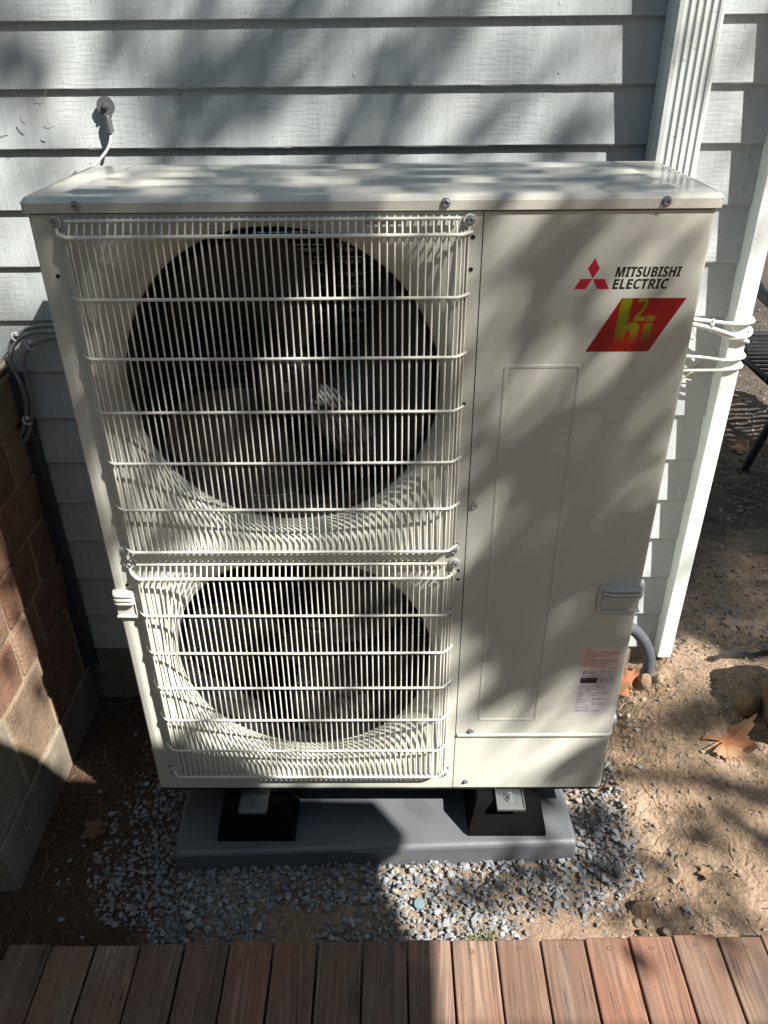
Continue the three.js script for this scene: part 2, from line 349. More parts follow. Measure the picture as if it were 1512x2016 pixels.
// ---------------------------------------------------------------- brick wall on the left
{
  const bw = thing('brick_wall', 'low red brick wall on a concrete footing left of the heat pump', 'brick wall', [-0.86, -0.2, -0.15]);
  const O = g => g.translate(0.86, 0.2, 0.15);
  const X = -0.858;
  part(bw, 'mortar', O(box(-1.7, X - 0.0065, -0.04, 0.871, -0.482, 0.122, 0.001)), M.mortar);
  const base = box(-1.7, X + 0.001, -0.42, -0.043, -0.482, 0.135, 0.008, 2);
  part(bw, 'footing', O(base), M.concrete, 'grey concrete footing under the bricks');
  const rows = [[-0.035, 0.195, [-0.44, -0.237, -0.04, 0.13]], [0.203, 0.335, [-0.48, -0.30, -0.155, 0.0, 0.13]], [0.343, 0.475, [-0.48, -0.36, -0.16, 0.03, 0.13]], [0.483, 0.605, [-0.48, -0.27, -0.06, 0.13]], [0.613, 0.735, [-0.48, -0.37, -0.16, 0.05, 0.13]], [0.743, 0.865, [-0.48, -0.27, -0.05, 0.13]]];
  let k = 0;
  rows.forEach(([y0, y1, zs], r) => {
    for (let i = 0; i + 1 < zs.length; i++) {
      const proud = rr(-0.003, 0.004), j = 0.0055;
      const g = new RoundedBoxGeometry(0.11, y1 - y0, zs[i + 1] - zs[i] - j * 2, 6, 0.009);
      const p = g.attributes.position;
      for (let q = 0; q < p.count; q++) { const a = wn(p.getY(q) + r, p.getZ(q) + i * 3, 14, 3, 401 + k) - 0.5; const b2 = wn(p.getY(q) * 1.3 + r, p.getZ(q) + i, 40, 2, 431 + k) - 0.5; p.setX(q, p.getX(q) + a * 0.014 + b2 * 0.006); p.setY(q, p.getY(q) + a * 0.006 + b2 * 0.004); p.setZ(q, p.getZ(q) + b2 * 0.005); }
      g.translate(X - 0.055 + proud, (y0 + y1) / 2, (zs[i] + zs[i + 1]) / 2); g.computeVertexNormals();
      const m = r === 0 && i === 2 ? M.concrete : M.brick[[0, 2, 1, 3, 1, 0, 2, 3, 0, 1, 2, 0][k % 12]];
      part(bw, 'brick', O(boxUV(g, rnd(), rnd())), m);
      k++;
    }
  });
  part(bw, 'coping', O(box(-1.7, X + 0.002, 0.872, 0.895, -0.482, 0.14, 0.008, 2)), M.concrete);
}
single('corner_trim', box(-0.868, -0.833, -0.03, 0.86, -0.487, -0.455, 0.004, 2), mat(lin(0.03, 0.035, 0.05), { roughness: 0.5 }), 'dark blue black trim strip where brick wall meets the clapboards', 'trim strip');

// ---------------------------------------------------------------- deck
{
  const deck = thing('wooden_deck', 'weathered reddish brown plank deck in the foreground', 'deck', [0, PIT, 0.3]);
  const O = g => g.translate(0, -PIT, -0.3);
  const top = -0.11, pitch = 0.0938;
  for (let i = -10; i <= 8; i++) {
    const x0 = 0.154 + i * pitch, x1 = x0 + pitch - rr(0.0028, 0.005), xm = (x0 + x1) / 2, ze = 0.305 - 0.0142 * xm + rr(-0.004, 0.004);
    const g = new RoundedBoxGeometry(x1 - x0, 0.026, 2.6 - ze, 2, 0.0035);
    const p = g.attributes.position;
    for (let q = 0; q < p.count; q++) p.setY(q, p.getY(q) + rrq(i) );
    g.translate(xm, top - 0.013, (2.6 + ze) / 2);
    const pl = part(deck, 'plank', O(boxUV(g, i * 0.173, i * 0.29)), M.plank[md(i * 7 + (i >> 1), 4)]);
    const sx = xm + rr(-0.008, 0.008);
    for (const sz of [ze + 0.021 + rr(-0.004, 0.006)]) {
      const c = new THREE.LatheGeometry([[0, -0.0018], [0.0022, -0.0018], [0.0030, -0.0006], [0.0048, 0.0003], [0.005, -0.001]].map(a => new THREE.Vector2(...a)), 12);
      c.translate(sx, top + rrq(i) + 0.0006, sz); part(pl, 'screw', O(c), M.screwRust || (M.screwRust = mat(lin(0.09, 0.06, 0.05), { roughness: 0.6, metalness: 0.4 })));
    }
  }
  part(deck, 'joist', O(box(-0.95, 0.92, -0.26, -0.139, 0.33, 0.37, 0.003)), M.plank[1]);
  part(deck, 'joist', O(box(-0.95, 0.92, -0.26, -0.139, 1.2, 1.24, 0.003)), M.plank[1]);
}
function rrq(i) { return (hash(i + 50, 3, 9) - 0.5) * 0.004; }

// ---------------------------------------------------------------- equipment pad and risers
{
  const pad = thing('equipment_pad', 'dark grey plastic pad on the gravel under the heat pump', 'pad', [-0.01, PIT, 0.07]);
  pad.rotation.y = 0.036;
  const g = new RoundedBoxGeometry(0.962, 0.14, 0.53, 5, 0.014); g.translate(0, 0.0645 - 0.07, -0.253);
  part(pad, 'pad_body', boxUV(g), M.pad);
  part(pad, 'moulded_tab', box(-0.055, 0.062, 0.040, 0.056, 0.004, 0.0145, 0.002), M.pad);
}
function riserGeo() {
  const H = 0.098, prof = [[0.0925, 0], [0.0925, 0.014], [0.076, H - 0.004], [0.072, H]];
  const P = [];
  for (const [hx, y] of prof) { const hz = hx - 0.0925; P.push([[-hx, y, 0.0 + hz * 1.35], [hx, y, 0.0 + hz * 1.35], [hx, y, -0.38 - hz], [-hx, y, -0.38 - hz]]); }
  const pos = [], quad = (a, b, c, d) => pos.push(...a, ...b, ...c, ...a, ...c, ...d);
  for (let i = 0; i < 3; i++) for (let k = 0; k < 4; k++) { const n = (k + 1) % 4; quad(P[i][k], P[i][n], P[i + 1][n], P[i + 1][k]); }
  quad(P[3][0], P[3][1], P[3][2], P[3][3]);
  const g = new THREE.BufferGeometry(); g.setAttribute('position', new THREE.Float32BufferAttribute(pos, 3)); g.computeVertexNormals(); return boxUV(g);
}
for (const [x, z, l] of [[-0.296, 0.062, 'left'], [0.303, 0.048, 'right']]) {
  const r = thing('rubber_riser', `black rubber riser block on the grey pad under the ${l} mounting foot`, 'riser', [x, -0.1152, z], 'rubber risers under the heat pump');
  part(r, 'riser_block', riserGeo(), M.rubber);
}

// ---------------------------------------------------------------- heat pump
const H1 = 1.302, HT = 1.325;
const hp = thing('heat_pump', 'large ivory outdoor heat pump with two stacked fan grilles', 'heat pump');
function screwGeo(x, y, z, r = 0.0058) {
  return [cyl(r * 1.35, r * 1.25, 0.0016, 20, 'z', [x, y, z + 0.0008]), (() => { const s = new THREE.Shape(); for (let i = 0; i < 6; i++) { const a = i / 6 * Math.PI * 2 + 0.4; i ? s.lineTo(r * Math.cos(a), r * Math.sin(a)) : s.moveTo(r * Math.cos(a), r * Math.sin(a)); } s.closePath(); const h = new THREE.Path(); h.absarc(0, 0, r * 0.5, 0, Math.PI * 2, true); s.holes.push(h); return extrude(s, 0.0028, 0.0005, 1, 8).translate(x, y, z + 0.0016); })(), cyl(r * 0.5, r * 0.5, 0.001, 12, 'z', [x, y, z + 0.0022])];
}
const screwAt = (par, x, y, z, r) => part(par, 'screw', screwGeo(x, y, z, r), M.screw);
function sweepY(pts, y0, y1, t = 0.002) {   // wall of sheet metal: a polyline in plan [x, z], standing from y0 to y1
  const inner = pts.map((p, i) => { const a = pts[Math.max(0, i - 1)], b = pts[Math.min(pts.length - 1, i + 1)], dx = b[0] - a[0], dz = b[1] - a[1], l = Math.hypot(dx, dz); return [p[0] + dz / l * t, p[1] - dx / l * t]; });
  const sh = poly(pts.concat(inner.reverse()).map(([x, z]) => [x, -z]));
  const g = extrude(sh, y1 - y0 - 0.0016, 0.0008, 1); g.rotateX(-Math.PI / 2); g.translate(0, y0 + 0.0008, 0);
  return boxUV(toCreasedNormals(g, 0.7));
}
const corner = (cx, cz, r, a0, a1, n = 6) => Array.from({ length: n + 1 }, (_, i) => { const a = lerp(a0, a1, i / n); return [cx + r * Math.cos(a), cz + r * Math.sin(a)]; });
// front panel with two flared fan openings
const PK = [{ x0: -0.472, x1: 0.147, y0: 0.690, y1: 1.288, cx: -0.1615, cy: 0.995 }, { x0: -0.472, x1: 0.147, y0: 0.052, y1: 0.652, cx: -0.1615, cy: 0.366 }];
const R0 = 0.278, PD = 0.05;
{
  const sh = poly([[-0.514, 0.002], [0.171, 0.002], [0.171, H1 - 0.002], [-0.514, H1 - 0.002]]);
  const gs = [];
  for (const p of PK) { const h = new THREE.Path(); h.moveTo(p.x0, p.y0); h.lineTo(p.x0, p.y1); h.lineTo(p.x1, p.y1); h.lineTo(p.x1, p.y0); h.closePath(); sh.holes.push(h); }
  gs.push(boxUV(new THREE.ShapeGeometry(sh)));
  for (const p of PK) {
    const ang = []; for (let i = 0; i < 160; i++) ang.push(i / 160 * Math.PI * 2);
    for (const [x, y] of [[p.x0, p.y0], [p.x1, p.y0], [p.x0, p.y1], [p.x1, p.y1]]) ang.push(md(Math.atan2(y - p.cy, x - p.cx), Math.PI * 2));
    ang.sort((a, b) => a - b);
    const rd = a => { const c = Math.cos(a), s = Math.sin(a); return Math.min(c > 1e-6 ? (p.x1 - p.cx) / c : c < -1e-6 ? (p.x0 - p.cx) / c : 9, s > 1e-6 ? (p.y1 - p.cy) / s : s < -1e-6 ? (p.y0 - p.cy) / s : 9); };
    const N = 16;
    const g = grid(ang.length, N + 3, (s, t, i, j) => {
      const a = ang[i % ang.length] , d = rd(a), rs = Math.min(d, 0.385);
      let r, z;
      if (j === 0) { r = d; z = 0; } else if (j <= N + 1) { const f = (j - 1) / N * Math.PI / 2; r = rs - (rs - R0) * Math.sin(f); z = -0.0005 - PD * (1 - Math.cos(f)); } else { r = R0; z = -PD - (j === N + 2 ? 0.005 : 0.011); }
      const x = p.cx + r * Math.cos(a), y = p.cy + r * Math.sin(a); return [x, y, z, x, y];
    });
    // grid winds outward to inward: flip so that it faces the viewer
    const ix = g.index.array; for (let i = 0; i < ix.length; i += 3) { const t = ix[i]; ix[i] = ix[i + 1]; ix[i + 1] = t; }
    g.computeVertexNormals(); gs.push(g);
  }
  gs.push(sweepY([[-0.525, -0.33], [-0.525, -0.011], ...corner(-0.514, -0.011, 0.011, Math.PI, Math.PI / 2).slice(1), [-0.505, 0.0]], 0.002, H1 - 0.002));
  gs.push(box(0.1695, 0.171, 0.002, H1 - 0.002, -0.02, -0.0005, 0));
  gs.push(box(-0.514, 0.171, 0.0005, 0.002, -0.02, 0.0, 0));
  const fp = part(hp, 'front_panel', gs, M.ivory);
  for (const [x, y, r] of [[-0.497, 1.207, 0.0034], [0.157, 1.262, 0.0034], [0.156, 1.213, 0.0034], [0.1555, 0.985, 0.003], [0.155, 0.694, 0.003], [0.160, 0.632, 0.003], [0.160, 0.611, 0.003], [0.158, 0.05, 0.0028], [0.158, 0.068, 0.0028], [-0.496, 0.60, 0.0032], [-0.49, 0.075, 0.0028], [0.1465, 1.168, 0.005], [-0.4775, 1.175, 0.005], [0.1475, 0.536, 0.005], [-0.4785, 0.54, 0.005], [0.152, 0.33, 0.003]])
    part(fp, 'screw_hole', cyl(r, r, 0.0008, 14, 'z', [x, y, 0.0006]), M.dark);
  for (const p of PK) part(fp, 'locating_boss', box(p.cx + 0.15, p.cx + 0.215, p.y1 - 0.001, p.y1 + 0.004, 0.0, 0.0025, 0.001), M.ivory);
}
// service panel, lower cover, shell
{
  const sp = part(hp, 'service_panel', [sweepY([[0.1735, -0.016], [0.1735, 0], [0.513, 0], ...corner(0.513, -0.012, 0.012, Math.PI / 2, 0).slice(1), [0.525, -0.33]], 0.1845, H1 - 0.002)], M.ivory);
  const ring = rrect(0.2205, 0.2235, 0.3485, 1.0535, 0.008); ring.holes.push(rrect(0.2240, 0.227, 0.345, 1.050, 0.006, THREE.Path));
  part(sp, 'embossed_rim', boxUV(extrude(ring, 0.0002, 0.0019, 3)).translate(0, 0, -0.0004), M.ivory);
  screwAt(sp, 0.183, 0.781, 0); screwAt(sp, 0.206, 0.191, 0);
  const lc = part(hp, 'lower_cover', [sweepY([[0.1735, -0.016], [0.1735, -0.001], [0.512, -0.001], ...corner(0.512, -0.013, 0.012, Math.PI / 2, 0).slice(1), [0.524, -0.33]], 0.0, 0.183), (() => { const g = tube([V(0.176, 0.177, -0.0008), V(0.511, 0.177, -0.0008), ...corner(0.511, -0.0125, 0.0117, Math.PI / 2, 0).map(([x, z]) => V(x, 0.177, z)), V(0.5228, 0.177, -0.3)], 0.0055, 12); return g; })()], M.ivory);
  screwAt(lc, 0.202, 0.022, -0.001, 0.005);
  part(hp, 'inner_casing', [box(-0.522, 0.168, 1.285, 1.30, -0.325, -0.002, 0), box(0.16, 0.168, 0.0, 1.285, -0.325, -0.003, 0), box(-0.5225, -0.515, 0.0, 1.285, -0.325, -0.012, 0), box(-0.515, 0.16, 0.004, 0.016, -0.325, -0.003, 0), box(-0.515, 0.16, 0.66, 0.676, -0.325, -0.1, 0), box(0.1685, 0.523, 0.0, 1.3, -0.328, -0.324, 0)], M.casing);
  part(hp, 'base_pan', box(-0.521, 0.521, -0.012, 0.0, -0.325, -0.004, 0.002), M.casing);
}
// lid with long raised ribs
{
  const x0 = -0.5305, x1 = 0.5305, z1 = 0.0045, z0 = -0.338;
  const zsrc = [], nz = 90, nx = 150;
  const ribs = [-0.055, -0.135, -0.215, -0.285];
  const g = grid(nx, nz, (s, t) => {
    const x = lerp(x0, x1, s), z = lerp(z1, z0, t);
    const e = Math.min(x - x0, x1 - x, z1 - z, z - z0), R = 0.008;
    let y = HT - (e < R ? R - Math.sqrt(Math.max(0, R * R - (R - e) * (R - e))) : 0);
    for (const [i, rz] of ribs.entries()) { const w = i === 3 ? 0.02 : 0.022, ends = sst(Math.abs(x), 0.475 - i * 0.008, 0.458 - i * 0.008), q = sst(Math.abs(z - rz), w, w - 0.007); y += 0.0045 * q * ends; }
    return [x, y, z, x, z];
  });
  const lid = part(hp, 'lid', [boxUV(g), sweepY([[x0 + 0.001, -0.338], [x0, -0.006], ...corner(x0 + 0.01, z1 - 0.01, 0.01, Math.PI, Math.PI / 2), ...corner(x1 - 0.01, z1 - 0.01, 0.01, Math.PI / 2, 0), [x1, -0.006], [x1 - 0.001, -0.338]], H1, HT - 0.0075)], M.lid);
  for (const x of [-0.445, 0.113, 0.444]) screwAt(lid, x, 1.3125, z1 - 0.0003);
}
// wire guards
function fanGrille(p, ys, top, bot) {
  const gx0 = -0.4635, gx1 = 0.1345, D = 0.023, gr = new THREE.Group();
  gr.name = numberedPart(hp, 'fan_grille'); hp.add(gr);
  const n = 51, hTop = ys[0], hBot = ys[ys.length - 1], sl = 0.0175, xs = [];
  for (let i = 0; i < n; i++) xs.push([lerp(gx0 + 0.004, gx1 - 0.004, i / (n - 1)), D]);
  for (const f of [0.16, 0.34, 0.52, 0.7, 0.88]) { xs.push([gx0 - sl * f, D * (1 - f * 0.9)]); if (f !== 0.34 && f !== 0.7) xs.push([gx1 + sl * f, D * (1 - f * 0.9)]); }
  for (const [x, z] of xs) {
    const side = z < D, j = (hash(Math.round(x * 1e4), Math.round(p.cy * 100), 5) - 0.5) * 0.0011;
    const pts = side ? [V(x, hTop + 0.004, z - 0.003), V(x + j, (hTop + hBot) / 2, z), V(x, hBot - 0.002, z - 0.003)] : [V(x, top + 0.004, 0.0045), V(x, top - 0.001, 0.0060), V(x, hTop + 0.004, D - 0.0055), V(x, hTop - 0.002, D - 0.0028), V(x + j, (hTop + hBot) / 2, D - 0.0032), V(x, hBot + 0.002, D - 0.0028), V(x, hBot - 0.003, D - 0.0055), V(x, bot, 0.006), V(x, bot - 0.004, 0.005)];
    part(gr, 'wire', tube(pts, 0.00165, 6), M.wire);
  }
  for (const [i, y] of ys.entries()) {
    const e = sl + 0.003, r = i === 0 ? 0.0031 : 0.0027;
    const pts = [V(gx0 - e, y, -0.004), V(gx0 - e * 0.92, y, 0.003), V(gx0 - 0.004, y, D - 0.003), V(gx0 + 0.003, y, D), V(lerp(gx0, gx1, 0.5), y + (hash(i, 7, 3) - 0.5) * 0.002, D + 0.0006), V(gx1 - 0.003, y, D), V(gx1 + 0.004, y, D - 0.003), V(gx1 + e * 0.92, y, 0.003), V(gx1 + e, y, -0.004)];
    part(gr, 'cross_wire', tube(pts, r, 8), M.wire);
  }
  part(gr, 'cross_wire', tube([V(gx0 - 0.002, top, 0.0085), V(gx1 + 0.002, top, 0.0085)], 0.0024, 8), M.wire);
  part(gr, 'cross_wire', tube([V(gx0 + 0.004, bot, 0.0085), V(gx1 - 0.002, bot, 0.0085)], 0.0022, 8), M.wire);
  // screwed ears at the corners
  for (const [x, y, o] of [[-0.4835, top - 0.003, 1], [0.1515, top - 0.004, 1], [0.1495, bot + 0.0, 0], [-0.4815, bot + 0.006, 0]]) {
    part(gr, 'mounting_ear', [cyl(0.0105, 0.0105, 0.003, 20, 'z', [x, y, 0.002]), ...(o ? [tube([V(x, y - 0.008, 0.003), V(x + (x < 0 ? 0.004 : -0.004), y - 0.02, 0.007)], 0.0028, 6)] : [])], M.wire);
    part(gr, 'screw', screwGeo(x, y, 0.0035, 0.0056), M.screw);
  }
}
function numberedPart(par, name) { let k = kids.get(par); if (!k) kids.set(par, k = new Map()); const n = k.get(name) || 0; k.set(name, n + 1); return n ? `${name}_${String(n).padStart(3, '0')}` : name; }
fanGrille(PK[0], [1.270, 1.175, 1.077, 0.981, 0.883, 0.787, 0.693], 1.2915, 0.6815);
fanGrille(PK[1], [0.630, 0.539, 0.441, 0.343, 0.248, 0.152, 0.064], 0.6545, 0.0535);
// fans, motor brackets, coil
function bladeGeo() {
  const out = [];
  const f = (s, t, off) => {             // s across the chord, t along the radius
    const r = lerp(0.058, 0.266, t), sweep = 0.55 * t * t - 0.1, span = lerp(1.15, 1.62, Math.pow(t, 0.8));
    const round = 1 - 0.35 * Math.pow(Math.max(0, t - 0.75) / 0.25, 2) * (s > 0.5 ? 1 : 0.4);
    const a = sweep + (s - 0.5) * span * round, z = (0.5 - s) * lerp(0.085, 0.10, t) + 0.012 * Math.sin(s * Math.PI) + off;
    return [r * Math.cos(a), r * Math.sin(a), z, s, t];
  };
  const a = grid(26, 18, (s, t) => f(s, t, 0.0014)), b = grid(26, 18, (s, t) => f(1 - s, t, -0.0014));
  out.push(a, b);
  for (let k = 1; k < 4; k++) out.push(tube(Array.from({ length: 22 }, (_, i) => V(...f(i / 21 * 0.94 + 0.03, k * 0.25, 0.0016).slice(0, 3))), 0.0014, 5));
  out.push(tube(Array.from({ length: 20 }, (_, i) => V(...f(i / 19, 1, 0).slice(0, 3))), 0.0022, 5));
  return merge(out);
}
const BL = bladeGeo();
for (const [p, ph] of [[PK[0], 3.9], [PK[1], 5.1]]) {
  const fan = new THREE.Group(); fan.name = numberedPart(hp, 'fan'); fan.position.set(p.cx, p.cy - 0.012, -0.135); hp.add(fan);
  for (let k = 0; k < 3; k++) { const b = part(fan, 'blade', BL, M.fan); b.rotation.z = ph + k * Math.PI * 2 / 3; }
  const hub = new THREE.LatheGeometry([[0, 0.05], [0.03, 0.05], [0.05, 0.046], [0.06, 0.036], [0.066, -0.05], [0.055, -0.052]].map(a => new THREE.Vector2(...a)), 40); hub.rotateX(Math.PI / 2);
  const rings = [0.03, 0.042, 0.052].map((r, i) => new THREE.TorusGeometry(r, 0.0011, 5, 40).translate(0, 0, [0.05, 0.0487, 0.0445][i]));
  const spokes = Array.from({ length: 8 }, (_, i) => { const a = i / 8 * Math.PI * 2; return tube([V(0.014 * Math.cos(a), 0.014 * Math.sin(a), 0.05), V(0.05 * Math.cos(a), 0.05 * Math.sin(a), 0.0455)], 0.001, 5); });
  part(fan, 'hub', [hub, ...rings, ...spokes], M.fan);
  part(fan, 'hub_nut', [cyl(0.0085, 0.0085, 0.007, 6, 'z', [0, 0, 0.0535]), cyl(0.004, 0.0035, 0.012, 12, 'z', [0, 0, 0.062])], M.zinc);
  const mb = part(hp, 'motor_bracket', [box(p.cx - 0.09, p.cx - 0.065, p.cy - 0.31, p.cy + 0.295, -0.265, -0.25, 0.001), box(p.cx + 0.065, p.cx + 0.09, p.cy - 0.31, p.cy + 0.295, -0.265, -0.25, 0.001), cyl(0.065, 0.065, 0.06, 24, 'z', [p.cx, p.cy - 0.012, -0.225])], M.casing);
  const sr = new THREE.CylinderGeometry(0.2795, 0.2795, 0.1, 96, 1, true).rotateX(Math.PI / 2).translate(p.cx, p.cy, -0.1115);
  part(hp, 'fan_shroud', sr, M.casingTwo || (M.casingTwo = mat(lin(0.02, 0.02, 0.02), { roughness: 0.6, side: THREE.DoubleSide })));
}
{
  const coil = []; let i = 0;
  for (let y = 0.03; y < 1.27; y += 0.0235, i++) { part(hp, 'coil_tube', tube([V(-0.505, y, -0.302), V(0.15, y, -0.302)], 0.0038, 8), M.alu); coil.push(box(-0.51, 0.155, y + 0.0055, y + 0.0175, -0.322, -0.296, 0)); }
  const bright = mat(lin(0.8, 0.8, 0.8), { roughness: 0.6 });
  for (let y = 1.035; y < 1.21; y += 0.0235) { part(hp, 'coil_strip', box(-0.225, -0.09, y, y + 0.006, -0.292, -0.287, 0), bright); if (y > 1.05) part(hp, 'coil_strip', box(-0.056, -0.042, y, y + 0.006, -0.292, -0.287, 0), bright); }
  for (let x = -0.5; x < 0.15; x += 0.021) coil.push(box(x, x + 0.0012, 0.02, 1.28, -0.31, -0.2945, 0));
  for (const b of [[-0.51, 0.155, 0.02, 1.02], [-0.51, -0.24, 1.02, 1.28], [-0.02, 0.155, 1.02, 1.28]]) coil.push(box(b[0], b[1], b[2], b[3], -0.328, -0.323, 0));
  tag(part(hp, 'coil_fins', coil, M.fin), null, null, null, 'stuff');
}
// carry handles
function handle(mirror) {
  const gs = [];
  const b = rrect(-0.075, -0.037, 0.006, 0.031, 0.010);
  const back = extrude(b, 0.002, 0.0018, 3); gs.push(boxUV(back.translate(0, 0, 0)));
  for (const [y, h, z] of [[0.024, 0.0078, 0.0105], [0.0145, 0.0062, 0.0125], [0.006, 0.0062, 0.0125]]) gs.push(tube([V(-0.066, y, 0.001), V(-0.062, y, z * 0.8), V(-0.054, y, z), V(-0.008, y, z), V(0.004, y, z - 0.003), V(0.0105, y, z - 0.011), V(0.012, y, -0.05)], h / 1.7, 8));
  gs.push(box(-0.062, 0.010, -0.001, 0.029, -0.01, 0.0085, 0.004, 2));
  gs.push(box(-0.066, 0.011, -0.0335, -0.0285, -0.04, 0.0085, 0.002, 2), box(-0.0675, -0.0635, -0.03, 0.027, -0.003, 0.0075, 0.0015, 2));
  const g = merge(gs);
  if (mirror) { g.scale(-1, 1, 1); const n = g.attributes; for (const k of ['position', 'normal', 'uv']) { const a = n[k].array, s = n[k].itemSize; for (let i = 0; i < a.length; i += s * 3) for (let q = 0; q < s; q++) { const t = a[i + q]; a[i + q] = a[i + s + q]; a[i + s + q] = t; } } }
  return g;
}
{
  const r = part(hp, 'carry_handle', handle(false), M.ivoryPlastic); r.position.set(0.5165, 0.566, 0.0005);
  const l = part(hp, 'carry_handle', handle(true), M.ivoryPlastic); l.position.set(-0.5215, 0.556, 0.0005); l.scale.x = 0.55;
}
// feet
for (const [x, z] of [[-0.297, 0.058], [0.306, 0.05]]) {
  const sh = rrect(x - 0.033, -z, x + 0.033, 0.30, 0.004); const slot = new THREE.Path(); slot.absellipse(x, -z + 0.034, 0.0075, 0.014, 0, Math.PI * 2, true); sh.holes.push(slot);
  const g = extrude(sh, 0.0025, 0.0006, 1, 16); g.rotateX(-Math.PI / 2); g.translate(0, -0.0165, 0);
  const fl = [box(x - 0.033, x - 0.0305, -0.0165, -0.009, -0.3, z, 0.0006), box(x + 0.0305, x + 0.033, -0.0165, -0.009, -0.3, z, 0.0006), box(x - 0.033, x + 0.033, -0.021, -0.0135, z - 0.001, z + 0.0015, 0.0006)];
  const ft = part(hp, 'mounting_foot', [boxUV(g), ...fl], M.zinc);
  part(ft, 'bolt', [cyl(0.0135, 0.0135, 0.002, 24, 'y', [x, -0.0125, z - 0.033]), cyl(0.0088, 0.0085, 0.0065, 6, 'y', [x, -0.0085, z - 0.033]), cyl(0.0045, 0.0042, 0.006, 12, 'y', [x, -0.0025, z - 0.033])], M.zinc);
}
part(hp, 'pipe_cap', [cyl(0.026, 0.026, 0.03, 28, 'x', [0.54, 0.105, -0.12]), cyl(0.022, 0.018, 0.016, 28, 'x', [0.562, 0.105, -0.12]), cyl(0.03, 0.03, 0.006, 28, 'x', [0.528, 0.105, -0.12])], M.capGrey);

